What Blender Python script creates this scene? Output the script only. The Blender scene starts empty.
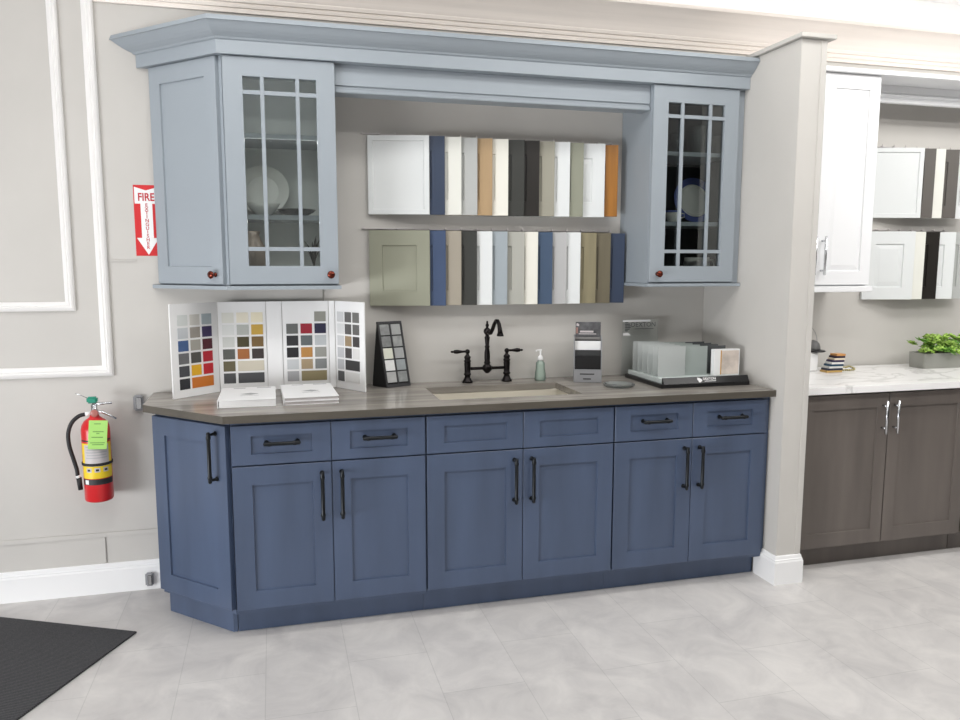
import bpy, bmesh, math, random
from mathutils import Matrix, Vector
random.seed(7)
S = bpy.context.scene
C = S.collection
R2 = math.sqrt(2)

# ---------------------------------------------------------------- materials
def lin(c):
    out = []
    for v in c[:3]:
        v = v / 255.0
        out.append(v / 12.92 if v <= 0.04045 else ((v + 0.055) / 1.055) ** 2.4)
    return (out[0], out[1], out[2], 1.0)

MC = {}
def mat(name, rgb, rough=0.5, metal=0.0, spec=0.5, vary=0.0, scale=(4, 4, 4), bump=0.0, coat=0.0, detail=3.0, bscale=None):
    if name in MC: return MC[name]
    m = bpy.data.materials.new(name); m.use_nodes = True
    nt = m.node_tree; b = nt.nodes['Principled BSDF']
    b.inputs['Base Color'].default_value = lin(rgb)
    b.inputs['Roughness'].default_value = rough
    b.inputs['Metallic'].default_value = metal
    b.inputs['Specular IOR Level'].default_value = spec
    if coat:
        b.inputs['Coat Weight'].default_value = coat
        b.inputs['Coat Roughness'].default_value = 0.15
    if vary or bump:
        tc = nt.nodes.new('ShaderNodeTexCoord'); mp = nt.nodes.new('ShaderNodeMapping')
        mp.inputs['Scale'].default_value = scale
        nz = nt.nodes.new('ShaderNodeTexNoise'); nz.inputs['Scale'].default_value = 1.0
        nz.inputs['Detail'].default_value = detail
        nt.links.new(tc.outputs['Object'], mp.inputs['Vector'])
        nt.links.new(mp.outputs['Vector'], nz.inputs['Vector'])
        if vary:
            cr = nt.nodes.new('ShaderNodeValToRGB')
            lo = tuple(max(0, c * (1 - vary)) for c in rgb); hi = tuple(min(255, c * (1 + vary)) for c in rgb)
            cr.color_ramp.elements[0].position = 0.3; cr.color_ramp.elements[1].position = 0.7
            cr.color_ramp.elements[0].color = lin(lo); cr.color_ramp.elements[1].color = lin(hi)
            nt.links.new(nz.outputs['Fac'], cr.inputs['Fac'])
            nt.links.new(cr.outputs['Color'], b.inputs['Base Color'])
        if bump:
            bp = nt.nodes.new('ShaderNodeBump'); bp.inputs['Strength'].default_value = bump
            bp.inputs['Distance'].default_value = 0.002
            nt.links.new(nz.outputs['Fac'], bp.inputs['Height'])
            nt.links.new(bp.outputs['Normal'], b.inputs['Normal'])
    MC[name] = m
    return m

def glass_mat(name, tint, ior=1.5, gain=1.0, rough=0.0, diffuse=0.0, dcol=(230, 245, 240)):
    """thin sheet glass: clear transmission plus a Fresnel mirror layer (and an optional frosted share)"""
    m = bpy.data.materials.new(name); m.use_nodes = True
    nt = m.node_tree; nt.nodes.clear()
    out = nt.nodes.new('ShaderNodeOutputMaterial')
    tr = nt.nodes.new('ShaderNodeBsdfTransparent'); tr.inputs['Color'].default_value = lin(tint)
    gl = nt.nodes.new('ShaderNodeBsdfGlossy'); gl.inputs['Roughness'].default_value = rough
    fr = nt.nodes.new('ShaderNodeFresnel'); fr.inputs['IOR'].default_value = ior
    mu = nt.nodes.new('ShaderNodeMath'); mu.operation = 'MULTIPLY'; mu.inputs[1].default_value = gain; mu.use_clamp = True
    mx = nt.nodes.new('ShaderNodeMixShader')
    nt.links.new(fr.outputs[0], mu.inputs[0]); nt.links.new(mu.outputs[0], mx.inputs[0])
    src = tr
    if diffuse:
        df = nt.nodes.new('ShaderNodeBsdfDiffuse'); df.inputs['Color'].default_value = lin(dcol)
        tl = nt.nodes.new('ShaderNodeBsdfTranslucent'); tl.inputs['Color'].default_value = lin(dcol)
        m1 = nt.nodes.new('ShaderNodeMixShader'); m1.inputs[0].default_value = 0.5
        nt.links.new(df.outputs[0], m1.inputs[1]); nt.links.new(tl.outputs[0], m1.inputs[2])
        m2 = nt.nodes.new('ShaderNodeMixShader'); m2.inputs[0].default_value = diffuse
        nt.links.new(tr.outputs[0], m2.inputs[1]); nt.links.new(m1.outputs[0], m2.inputs[2]); src = m2
    nt.links.new(src.outputs[0], mx.inputs[1]); nt.links.new(gl.outputs[0], mx.inputs[2])
    nt.links.new(mx.outputs[0], out.inputs[0])
    return m

def floor_mat():
    m = bpy.data.materials.new('floor_tile'); m.use_nodes = True; nt = m.node_tree; b = nt.nodes['Principled BSDF']
    tc = nt.nodes.new('ShaderNodeTexCoord'); sp = nt.nodes.new('ShaderNodeSeparateXYZ'); cb = nt.nodes.new('ShaderNodeCombineXYZ')
    nt.links.new(tc.outputs['Object'], sp.inputs[0])
    ax = nt.nodes.new('ShaderNodeMath'); ax.inputs[1].default_value = 0.614 + 12.0
    ay = nt.nodes.new('ShaderNodeMath'); ay.inputs[1].default_value = 0.18 + 9.0
    nt.links.new(sp.outputs['Y'], ax.inputs[0]); nt.links.new(sp.outputs['X'], ay.inputs[0])
    nt.links.new(ax.outputs[0], cb.inputs['X']); nt.links.new(ay.outputs[0], cb.inputs['Y'])
    br = nt.nodes.new('ShaderNodeTexBrick'); br.offset = 0.5; br.offset_frequency = 2; br.squash = 1.0
    br.inputs['Scale'].default_value = 1.0; br.inputs['Brick Width'].default_value = 0.6; br.inputs['Row Height'].default_value = 0.3
    br.inputs['Mortar Size'].default_value = 0.0016; br.inputs['Mortar Smooth'].default_value = 0.1; br.inputs['Bias'].default_value = 0.0
    br.inputs['Color1'].default_value = lin((209, 206, 204)); br.inputs['Color2'].default_value = lin((205, 202, 200)); br.inputs['Mortar'].default_value = lin((190, 188, 186))
    nt.links.new(cb.outputs[0], br.inputs['Vector'])
    n1 = nt.nodes.new('ShaderNodeTexNoise'); n1.inputs['Scale'].default_value = 4.5; n1.inputs['Detail'].default_value = 8; n1.inputs['Roughness'].default_value = 0.62
    n1.inputs['Distortion'].default_value = 0.8
    nt.links.new(tc.outputs['Object'], n1.inputs['Vector'])
    cr = nt.nodes.new('ShaderNodeValToRGB'); cr.color_ramp.elements[0].position = 0.32; cr.color_ramp.elements[1].position = 0.68
    cr.color_ramp.elements[0].color = (0.80, 0.80, 0.81, 1); cr.color_ramp.elements[1].color = (1.06, 1.06, 1.05, 1)
    nt.links.new(n1.outputs['Fac'], cr.inputs['Fac'])
    mx = nt.nodes.new('ShaderNodeMix'); mx.data_type = 'RGBA'; mx.blend_type = 'MULTIPLY'; mx.inputs['Factor'].default_value = 1.0
    nt.links.new(br.outputs['Color'], mx.inputs['A']); nt.links.new(cr.outputs['Color'], mx.inputs['B'])
    nt.links.new(mx.outputs['Result'], b.inputs['Base Color'])
    b.inputs['Roughness'].default_value = 0.42; b.inputs['Specular IOR Level'].default_value = 0.35
    bp = nt.nodes.new('ShaderNodeBump'); bp.inputs['Strength'].default_value = 0.12; bp.inputs['Distance'].default_value = 0.002
    nt.links.new(n1.outputs['Fac'], bp.inputs['Height']); nt.links.new(bp.outputs['Normal'], b.inputs['Normal'])
    return m

def vein_mat(name, base, vein, scale, rough=0.25, width=0.03, stretch=(1, 1, 1), amount=1.0):
    m = bpy.data.materials.new(name); m.use_nodes = True; nt = m.node_tree; b = nt.nodes['Principled BSDF']
    tc = nt.nodes.new('ShaderNodeTexCoord'); mp = nt.nodes.new('ShaderNodeMapping'); mp.inputs['Scale'].default_value = stretch
    mp.inputs['Rotation'].default_value = (0, 0, 0.5)
    n = nt.nodes.new('ShaderNodeTexNoise'); n.inputs['Scale'].default_value = scale; n.inputs['Detail'].default_value = 5; n.inputs['Distortion'].default_value = 1.2
    nt.links.new(tc.outputs['Object'], mp.inputs[0]); nt.links.new(mp.outputs[0], n.inputs['Vector'])
    cr = nt.nodes.new('ShaderNodeValToRGB'); e = cr.color_ramp.elements
    e[0].position = 0.5 - width; e[0].color = lin(base); e[1].position = 0.5 + width; e[1].color = lin(base)
    k = e.new(0.5); k.color = lin(tuple(a + (v - a) * amount for a, v in zip(base, vein)))
    nt.links.new(n.outputs['Fac'], cr.inputs['Fac']); nt.links.new(cr.outputs['Color'], b.inputs['Base Color'])
    b.inputs['Roughness'].default_value = rough
    return m

def rib_mat(name, rgb, angle):
    m = bpy.data.materials.new(name); m.use_nodes = True; nt = m.node_tree; b = nt.nodes['Principled BSDF']
    tc = nt.nodes.new('ShaderNodeTexCoord')
    w = nt.nodes.new('ShaderNodeTexWave'); w.bands_direction = 'Y'; w.inputs['Scale'].default_value = 38; w.inputs['Distortion'].default_value = 1.5
    w.inputs['Detail Scale'].default_value = 4.0
    n = nt.nodes.new('ShaderNodeTexNoise'); n.inputs['Scale'].default_value = 220; n.inputs['Detail'].default_value = 4
    nt.links.new(tc.outputs['Object'], w.inputs['Vector']); nt.links.new(tc.outputs['Object'], n.inputs['Vector'])
    ad = nt.nodes.new('ShaderNodeMath'); ad.operation = 'MULTIPLY'; nt.links.new(w.outputs['Fac'], ad.inputs[0]); nt.links.new(n.outputs['Fac'], ad.inputs[1])
    cr = nt.nodes.new('ShaderNodeValToRGB'); cr.color_ramp.elements[0].position = 0.05; cr.color_ramp.elements[1].position = 0.6
    cr.color_ramp.elements[0].color = lin(tuple(c * 0.72 for c in rgb)); cr.color_ramp.elements[1].color = lin(tuple(c * 1.35 for c in rgb))
    nt.links.new(ad.outputs[0], cr.inputs['Fac']); nt.links.new(cr.outputs['Color'], b.inputs['Base Color'])
    b.inputs['Roughness'].default_value = 0.95
    bp = nt.nodes.new('ShaderNodeBump'); bp.inputs['Strength'].default_value = 0.8; bp.inputs['Distance'].default_value = 0.003
    nt.links.new(ad.outputs[0], bp.inputs['Height']); nt.links.new(bp.outputs['Normal'], b.inputs['Normal'])
    return m

M_FAR = mat('far_wall_paint', (120, 118, 116), 0.8)
M_WALL = mat('greige_wall_paint', (199, 196, 191), 0.75, vary=0.012, scale=(3, 3, 3), spec=0.3)
M_WHITE = mat('white_gloss_paint', (238, 238, 238), 0.35)
M_MOULD = mat('white_moulding_paint', (236, 234, 232), 0.3)
M_CREAM = mat('cream_cornice_paint', (246, 237, 229), 0.28, vary=0.02, scale=(0.6, 3, 40))
M_CEIL = mat('ceiling_white', (240, 240, 240), 0.8)
M_BLUE = mat('blue_stained_wood', (70, 83, 107), 0.38, vary=0.06, scale=(9, 9, 1.3), detail=6, coat=0.15)
M_LBLUE = mat('pale_blue_grey_paint', (152, 160, 167), 0.42, vary=0.008)
M_INL = mat('reflection_pale_lining', (228, 230, 228), 0.5)  # paler than the right lining, standing in for reflections in the left glass
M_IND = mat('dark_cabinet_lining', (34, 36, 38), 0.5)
M_COUNT = mat('brown_grey_laminate', (142, 137, 130), 0.25, vary=0.14, scale=(2.5, 22, 22), detail=6)
M_SINK = mat('beige_composite_sink', (206, 200, 186), 0.35, vary=0.015)
M_BRONZE = mat('dark_bronze', (34, 31, 31), 0.32, metal=0.85)
M_BLACKH = mat('black_iron', (42, 44, 46), 0.36, metal=0.8)
M_COPPER = mat('dark_copper', (104, 48, 36), 0.25, metal=0.9)
M_CHROME = mat('brushed_chrome', (200, 202, 205), 0.25, metal=1.0)
M_GBASE = mat('grey_brown_stain', (102, 95, 90), 0.42, vary=0.07, scale=(10, 10, 1.5), detail=6)
M_UWHITE = mat('bright_white_enamel', (246, 247, 249), 0.3)
M_MARBLE = vein_mat('white_marble', (244, 243, 242), (170, 168, 166), 1.6, 0.2, 0.02, (1, 1.6, 1), 0.42)
M_BLACK = mat('black_plastic', (26, 26, 28), 0.35)
M_PAPER = mat('white_card', (238, 238, 238), 0.55)
M_PGREY = mat('printed_grey', (168, 168, 170), 0.6)
M_PDARK = mat('printed_black', (40, 40, 42), 0.55)
M_RED = mat('extinguisher_red', (206, 40, 44), 0.3)
M_SRED = mat('sign_red', (208, 42, 46), 0.45)
M_YEL = mat('label_yellow', (236, 205, 40), 0.45)
M_LGREY = mat('label_pale_grey', (196, 190, 190), 0.5)
M_RUBBER = mat('black_rubber', (28, 27, 30), 0.55)
M_TAG = mat('lime_tag_card', (176, 226, 122), 0.6)
M_TEAL = mat('teal_green_plastic', (36, 140, 116), 0.4)
M_GPLAS = mat('grey_plastic', (150, 151, 154), 0.4)
M_GLASS = glass_mat('door_glass', (248, 251, 250), 1.5, 1.6)
M_ACRY = glass_mat('clear_acrylic', (251, 253, 253), 1.45, 1.2, 0.03)
M_FROST = glass_mat('frosted_pale_green_glass', (252, 255, 254), 1.5, 2.2, 0.08, 0.62, (252, 255, 254))
M_CLEARG = glass_mat('clear_sample_glass', (246, 251, 249), 1.5, 1.6, 0.05, 0.55, (240, 248, 245))
M_SMOKE = glass_mat('smoked_sample_glass', (176, 180, 182), 1.5, 1.6, 0.05, 0.5, (150, 154, 156))
M_TUMB = glass_mat('tumbler_glass', (206, 214, 216), 1.5, 2.2, 0.02, 0.12, (190, 200, 205))
M_SOAP = glass_mat('green_soap_bottle', (246, 253, 249), 1.45, 1.2, 0.05, 0.45, (226, 248, 236))
M_CHINA = mat('white_china', (226, 226, 222), 0.18)
M_CBLUE = mat('blue_glaze', (96, 108, 168), 0.2)

# ---------------------------------------------------------------- mesh helpers
class MB:
    def __init__(s, M=None):
        s.bm = bmesh.new(); s.M = M or Matrix()
    def add(s, verts, faces, smooth=False, M=None):
        T = s.M @ M if M is not None else s.M
        vs = [s.bm.verts.new(T @ Vector(v)) for v in verts]; fs = []
        for f in faces:
            try:
                q = s.bm.faces.new([vs[i] for i in f]); q.smooth = smooth; fs.append(q)
            except ValueError: pass
        return vs, fs
    def box(s, x0, x1, y0, y1, z0, z1, b=0.0, M=None):
        v = [(x0,y0,z0),(x1,y0,z0),(x1,y1,z0),(x0,y1,z0),(x0,y0,z1),(x1,y0,z1),(x1,y1,z1),(x0,y1,z1)]
        f = [(0,3,2,1),(4,5,6,7),(0,1,5,4),(1,2,6,5),(2,3,7,6),(3,0,4,7)]
        vs, fs = s.add(v, f, M=M)
        if b:
            es = list({e for q in fs for e in q.edges})
            bmesh.ops.bevel(s.bm, geom=es, offset=b, segments=2, affect='EDGES', clamp_overlap=True)
        return s
    def prism(s, poly, z0, z1, b=0.0, M=None):
        n = len(poly)
        v = [(x, y, z0) for x, y in poly] + [(x, y, z1) for x, y in poly]
        f = [tuple(range(n))[::-1], tuple(range(n, 2*n))] + [(i, (i+1) % n, n+(i+1) % n, n+i) for i in range(n)]
        vs, fs = s.add(v, f, M=M)
        if b:
            es = list({e for q in fs for e in q.edges})
            bmesh.ops.bevel(s.bm, geom=es, offset=b, segments=2, affect='EDGES', clamp_overlap=True)
        return s
    def lathe(s, prof, seg=24, M=None, a0=0.0, a1=2*math.pi, smooth=True, cap=True):
        full = abs(a1 - a0 - 2*math.pi) < 1e-6
        n = seg if full else seg + 1
        v = []
        for i in range(n):
            a = a0 + (a1 - a0) * i / seg
            for r, z in prof: v.append((r*math.cos(a), r*math.sin(a), z))
        k = len(prof); f = []
        for i in range(seg):
            j = (i+1) % n
            for q in range(k-1): f.append((i*k+q, j*k+q, j*k+q+1, i*k+q+1))
        if full and cap:
            if prof[0][0] > 1e-6: f.append(tuple(i*k for i in range(n))[::-1])
            if prof[-1][0] > 1e-6: f.append(tuple(i*k+k-1 for i in range(n)))
        vs, fs = s.add(v, f, smooth, M)
        bmesh.ops.remove_doubles(s.bm, verts=vs, dist=1e-6)
        return s
    def tube(s, pts, r, seg=10, M=None, cap=True):
        P = [Vector(p) for p in pts]; n = len(P)
        rr = r if isinstance(r, (list, tuple)) else [r]*n
        v = []; up = None
        for i, p in enumerate(P):
            t = (P[min(i+1, n-1)] - P[max(i-1, 0)]).normalized()
            if up is None:
                up = Vector((0,0,1)) if abs(t.z) < 0.9 else Vector((1,0,0))
            a = (up - t*up.dot(t)).normalized(); b = t.cross(a); up = a
            for k in range(seg):
                th = 2*math.pi*k/seg
                v.append(p + (a*math.cos(th) + b*math.sin(th))*rr[i])
        f = [(i*seg+k, i*seg+(k+1) % seg, (i+1)*seg+(k+1) % seg, (i+1)*seg+k) for i in range(n-1) for k in range(seg)]
        if cap: f += [tuple(range(seg))[::-1], tuple((n-1)*seg+k for k in range(seg))]
        s.add(v, f, True, M); return s
    def rings(s, rings, cap0=True, cap1=True, closed_loop=True, M=None):
        """loft between rings of equal vertex count"""
        n = len(rings[0]); v = [p for r in rings for p in r]; f = []
        for i in range(len(rings)-1):
            for k in range(n if closed_loop else n-1):
                f.append((i*n+k, i*n+(k+1) % n, (i+1)*n+(k+1) % n, (i+1)*n+k))
        if cap0: f.append(tuple(range(n))[::-1])
        if cap1: f.append(tuple((len(rings)-1)*n+k for k in range(n)))
        s.add(v, f, M=M); return s
    def shaker(s, W, H, fw, fh, T=0.02, rec=0.008, raised=0.0, M=None):
        e = 0.0012
        def rect(i, j, w): return [(i, j, w), (W-i, j, w), (W-i, H-j, w), (i, H-j, w)]
        rg = [rect(0,0,0), rect(0,0,T-e), rect(e,e,T), rect(fw,fh,T), rect(fw+0.0015,fh+0.0015,T-rec)]
        if raised:
            rg += [rect(fw+0.006,fh+0.006,T-rec), rect(fw+raised,fh+raised,T-0.002)]
        s.rings(rg, M=M); return s
    def window_frame(s, W, H, fw, fh, T=0.02, M=None):
        e = 0.0012
        def rect(i, j, w): return [(i, j, w), (W-i, j, w), (W-i, H-j, w), (i, H-j, w)]
        s.rings([rect(0,0,0), rect(0,0,T-e), rect(e,e,T), rect(fw,fh,T), rect(fw+0.001,fh+0.001,0), rect(0,0,0)], cap0=False, cap1=False, M=M)
        return s
    def miter(s, path, prof, closed=False, M=None):
        """profile (d, z) swept along an open plan path; d measured to the right-hand normal side given by offset lines"""
        n = len(path); P = [Vector((p[0], p[1])) for p in path]
        rows = []
        for d, z in prof:
            row = []
            for i in range(n):
                def off(a, b):
                    t = (b-a).normalized(); nn = Vector((t.y, -t.x)); return a + nn*d, t
                if i == 0:
                    q, t = off(P[0], P[1])
                    row.append((q, t))
                elif i == n-1:
                    q, t = off(P[n-2], P[n-1]); row.append((q + t*(P[n-1]-P[n-2]).length, t))
                else:
                    q1, t1 = off(P[i-1], P[i]); q2, t2 = off(P[i], P[i+1])
                    den = t1.x*t2.y - t1.y*t2.x
                    k = ((q2.x-q1.x)*t2.y - (q2.y-q1.y)*t2.x)/den
                    row.append((q1 + t1*k, t1))
            rows.append([(q, t, z) for q, t in row])
        return rows
    def text(s, body, size, M, align='CENTER', ext=0.0003, bold=0.0):
        cu = bpy.data.curves.new('t', 'FONT'); cu.body = body; cu.size = size; cu.align_x = align; cu.align_y = 'CENTER'; cu.extrude = ext; cu.offset = size*bold
        cu.resolution_u = 3
        o = bpy.data.objects.new('t', cu); C.objects.link(o)
        dg = bpy.context.evaluated_depsgraph_get(); dg.update()
        me = bpy.data.meshes.new_from_object(o.evaluated_get(dg))
        s.add([v.co[:] for v in me.vertices], [tuple(p.vertices) for p in me.polygons], M=M)
        bpy.data.objects.remove(o); bpy.data.curves.remove(cu); bpy.data.meshes.remove(me)
        return s
    def build(s, name, m, parent=None, local=False, origin=None):
        bmesh.ops.recalc_face_normals(s.bm, faces=s.bm.faces[:])
        off = Vector((0,0,0))
        if parent is not None and not local:
            p = parent
            while p is not None: off += p.location; p = p.parent
        if origin is not None: off = Vector(origin)
        if off.length: bmesh.ops.translate(s.bm, verts=s.bm.verts[:], vec=-off)
        me = bpy.data.meshes.new(name); s.bm.to_mesh(me); s.bm.free()
        me.materials.append(m)
        o = bpy.data.objects.new(name, me); C.objects.link(o)
        if parent is not None: o.parent = parent
        if origin is not None: o.location = origin
        return o

def frame_mtx(o, u, v, w):
    m = Matrix.Identity(4)
    for i, c in enumerate((u, v, w, o)):
        for r in range(3): m[r][i] = c[r]
    return m
def front(x, y, z): return frame_mtx((x, y, z), (1,0,0), (0,0,1), (0,-1,0))
def angled(x, y, z): return frame_mtx((x, y, z), (1/R2,-1/R2,0), (0,0,1), (-1/R2,-1/R2,0))
def tag(o, label, cat, group=None):
    o['label'] = label; o['category'] = cat
    if group: o['group'] = group
    return o
def thing(name, label, cat, loc=(0,0,0), group=None, rz=0.0):
    o = bpy.data.objects.new(name, None); C.objects.link(o); o.empty_display_size = 0.05
    o.location = loc; o.rotation_euler = (0, 0, rz)
    return tag(o, label, cat, group)
def single(mb, name, m, label, cat, origin, group=None):
    return tag(mb.build(name, m, None, origin=origin), label, cat, group)
def struct(mb, name, m, origin=None):
    o = mb.build(name, m, None, origin=origin); o['kind'] = 'structure'; return o

# ---------------------------------------------------------------- the room
CZ = 2.94
struct(MB().box(-4.6, 5.6, -7.6, 0.1, -0.1, 0.0), 'floor', floor_mat())
struct(MB().box(-4.6, 5.6, -7.6, 0.1, CZ, CZ+0.1), 'ceiling', M_CEIL)
struct(MB().box(-4.6, 5.6, 0.0, 0.1, 0.0, CZ), 'wall_back', M_WALL)
struct(MB().box(-4.6, -4.5, -7.5, 0.0, 0.0, CZ), 'wall_left', M_FAR)
struct(MB().box(5.5, 5.6, -7.5, 0.0, 0.0, CZ), 'wall_right', mat('dark_side_wall', (24, 24, 24), 0.8))  # unseen side wall, darkened so the right glass door reflects little
struct(MB().box(-4.6, 2.3, -7.6, -7.5, 0.0, CZ), 'wall_front', M_WALL)
struct(MB().box(2.3, 5.6, -7.6, -7.5, 0.0, CZ), 'wall_front_right', mat('dark_far_wall', (52, 52, 52), 0.8))  # unseen wall piece, split off and darkened to keep right glass reflections dark
# white band of wall over the cornice
struct(MB().box(-1.70, 5.45, -0.008, 0.0, 2.757, CZ), 'trim_1', M_CEIL)
# cornice: stepped beads, a wide cove and a lip
def xprofile(prof, x0, x1):
    mb = MB(); n = len(prof)
    v = [(x0, -d, z) for d, z in prof] + [(x1, -d, z) for d, z in prof]
    f = [(i, (i+1) % n, n+(i+1) % n, n+i) for i in range(n)] + [tuple(range(n)), tuple(range(n, 2*n))[::-1]]
    mb.add(v, f); return mb
corn = [(0,2.58),(0.012,2.58),(0.014,2.592),(0.012,2.598),(0.020,2.600),(0.023,2.612),(0.021,2.617),(0.030,2.620),(0.034,2.632),(0.033,2.637)]
for i in range(9):
    t = i/8; a = t*math.pi/2
    corn.append((0.036 + 0.09*(1-math.cos(a))*0.55 + 0.09*t*0.45, 2.642 + 0.092*math.sin(a)*0.4 + 0.092*t*0.6))
corn += [(0.134,2.737),(0.136,2.745),(0.132,2.754),(0,2.754)]
struct(xprofile(corn, -1.70, 5.45), 'trim_2', M_CREAM)
# partition wall at the right end of the display, its cap and corner bead
PX0, PX1, PY = 1.222, 1.347, -0.71
struct(MB().box(PX0, PX1, PY, 0.0, 0.0, 2.458, 0.002), 'wall_partition', M_WALL)
struct(MB().box(PX0-0.018, PX1+0.036, PY-0.022, 0.0, 2.459, 2.478, 0.002), 'trim_3', M_WALL)
struct(MB().box(1.322, PX1+0.003, PY-0.004, PY+0.02, 0.14, 2.456, 0.001), 'trim_4', M_WALL)

BB = [(0.0002,0.0),(0.015,0.0),(0.015,0.106),(0.012,0.113),(0.012,0.119),(0.009,0.122),(0.007,0.134),(0.004,0.138),(0.0002,0.138)]
struct(xprofile(BB, -4.5, -1.506), 'baseboard_left', M_WHITE)
struct(xprofile(BB, PX1+0.02, 1.39), 'baseboard_right', M_WHITE)
# baseboard wrapped around the partition end
def wrap_profile(path, prof):
    mb = MB(); rows = mb.miter(path, prof); n = len(path); k = len(prof)
    v = []
    for i in range(n):
        for j in range(k):
            q, t, z = rows[j][i]; v.append((q.x, q.y, z))
    f = [(i*k+j, i*k+(j+1) % k, (i+1)*k+(j+1) % k, (i+1)*k+j) for i in range(n-1) for j in range(k)]
    f += [tuple(range(k)), tuple((n-1)*k+j for j in range(k))[::-1]]
    mb.add(v, f); return mb
struct(wrap_profile([(PX0,-0.56),(PX0,PY),(PX1,PY),(PX1,-0.02)], BB), 'baseboard_partition', M_WHITE)

# picture-frame mouldings on the wall (nested, running out of the picture on the left)
def wall_moulding(name, xr, zb, w, xl, zt):
    prof = [(0,0.0003),(0,0.010),(0.15,0.016),(0.35,0.019),(0.5,0.013),(0.62,0.015),(0.85,0.010),(1,0.006),(1,0.0003)]
    mb = MB(); cs = [(xr,zb,-1,1),(xr,zt,-1,-1),(xl,zt,1,-1),(xl,zb,1,1)]
    k = len(prof); v = []
    for x, z, sx, sz in cs:
        for d, h in prof: v.append((x+sx*d*w, -h, z+sz*d*w))
    f = [(i*k+j, i*k+(j+1) % k, ((i+1) % 4)*k+(j+1) % k, ((i+1) % 4)*k+j) for i in range(4) for j in range(k)]
    mb.add(v, f); struct(mb, name, M_MOULD)
wall_moulding('trim_5', -1.704, 0.999, 0.046, -3.70, 2.86)
wall_moulding('trim_6', -1.841, 1.288, 0.040, -3.56, 2.72)
# low flat wall trim: rail and stile above the baseboard, and the joint line at mid height
struct(MB().box(-4.5, -1.506, -0.007, -0.0002, 0.262, 0.284, 0.002), 'trim_7', M_WALL)
struct(MB().box(-1.800, -1.780, -0.006, -0.0002, 0.139, 0.2615, 0.002), 'trim_8', M_WALL)
struct(MB().box(-1.703, -1.5875, -0.005, -0.0002, 1.500, 1.509, 0.001).box(-1.5875, 1.22, -0.0012, -0.0002, 1.500, 1.509), 'trim_9', M_WALL)
struct(MB().box(-0.787, -0.783, -0.003, -0.0002, 1.25, 1.3835), 'trim_10', mat('joint_grey', (150,148,142), 0.7))

# ---------------------------------------------------------------- hardware
def pull_mb(M, L=0.19, out=0.034):
    """bar pull along local v: two footed posts and a swelling bar with collars"""
    mb = MB(M); h = L/2
    for s in (-1, 1):
        y = s*(h-0.012)
        mb.lathe([(0.0095,0.0),(0.0095,0.003),(0.0062,0.007),(0.0052,out-0.004),(0.006,out)], 12, Matrix.Translation((0, y, 0)))
    R = Matrix.Translation((0, 0, out)) @ Matrix.Rotation(-math.pi/2, 4, 'X')
    mb.lathe([(0.0,-h),(0.005,-h+0.001),(0.0078,-h+0.006),(0.0074,-h+0.014),(0.0096,-h+0.02),(0.0096,-h+0.026),(0.0074,-h+0.032),(0.0078,0),
              (0.0074,h-0.032),(0.0096,h-0.026),(0.0096,h-0.02),(0.0074,h-0.014),(0.0078,h-0.006),(0.005,h-0.001),(0.0,h)], 12, R)
    return mb
def knob_mb(M):
    return MB(M).lathe([(0.010,0.0),(0.010,0.003),(0.0055,0.006),(0.005,0.016),(0.009,0.019),(0.0155,0.022),(0.0165,0.027),(0.013,0.032),(0.0,0.034)], 18)
ROT_H = Matrix.Rotation(-math.pi/2, 4, 'Z')

FW = 0.073
YD = -0.61
def base_doors(root, x0, x1, drawers=True, hand=True, gl=0.004, gr=0.004):
    xm = (x0+x1)/2
    for k, (a, b) in enumerate(((x0+gl, xm-0.0018), (xm+0.0018, x1-gr))):
        d = MB(front(a, YD-0.0003, 0.1215)).shaker(b-a, 0.584, FW, 0.075, 0.0197).build('door', M_BLUE, root)
        hx = (b-0.038) if k == 0 else (a+0.036)
        pull_mb(front(hx, YD-0.0203, 0.575), 0.20).build('handle', M_BLACKH, d)
        w = MB(front(a, YD-0.0003, 0.7115)).shaker(b-a, 0.157, FW, 0.042, 0.0197).build('drawer_front', M_BLUE, root)
        if hand: pull_mb(front((a+b)/2+0.001, YD-0.0203, 0.799) @ ROT_H, 0.142).build('handle', M_BLACKH, w)

# base cabinets
def base_unit(name, label, x0, x1, hand, fill=0.0):
    r = thing(name, label, 'cabinet', ((x0+x1)/2, -0.30, 0), 'blue base cabinets')
    X1 = x1 + fill
    mb = MB()
    t = 0.018
    if 'sink' in name:      # open-topped carcass so the bowl can hang in it
        mb.box(x0+0.0005, x0+t, YD, -0.003, 0.1, 0.882).box(X1-t, X1-0.0005, YD, -0.003, 0.1, 0.882)
        mb.box(x0+t, X1-t, -0.015, -0.003, 0.1, 0.882).box(x0+t, X1-t, YD, -0.015, 0.1, 0.118).box(x0+t, X1-t, YD, YD+t, 0.118, 0.882)
    else:
        mb.box(x0+0.0005, X1-0.0005, YD, -0.003, 0.1, 0.882)
    mb.build('body', M_BLUE, r)
    MB().box(x0+0.0005, min(X1, 1.2065)-0.0005, -0.55, -0.02, 0.0, 0.0995).build('toe_kick', M_BLUE, r)
    base_doors(r, x0, x1, True, hand)
    return r
base_unit('drawer_base_cabinet', 'blue base cabinet with two drawers and two doors under the colour swatch display', -1.190, -0.421, True)
base_unit('sink_base_cabinet', 'blue base cabinet under the sink with two plain false drawer fronts', -0.421, 0.423, False)
base_unit('drawer_base_cabinet', 'blue base cabinet with two drawers beside the partition wall, under the glass sample tray', 0.423, 1.196, True, 0.024)
r = thing('angled_base_cabinet', 'blue angled end base cabinet with one tall door near the fire extinguisher', 'cabinet', (-1.35, -0.25, 0), 'blue base cabinets')
MB().prism([(-1.50,-0.003),(-1.50,-0.302),(-1.192,-0.61),(-1.192,-0.003)], 0.1, 0.882).build('body', M_BLUE, r)
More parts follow.
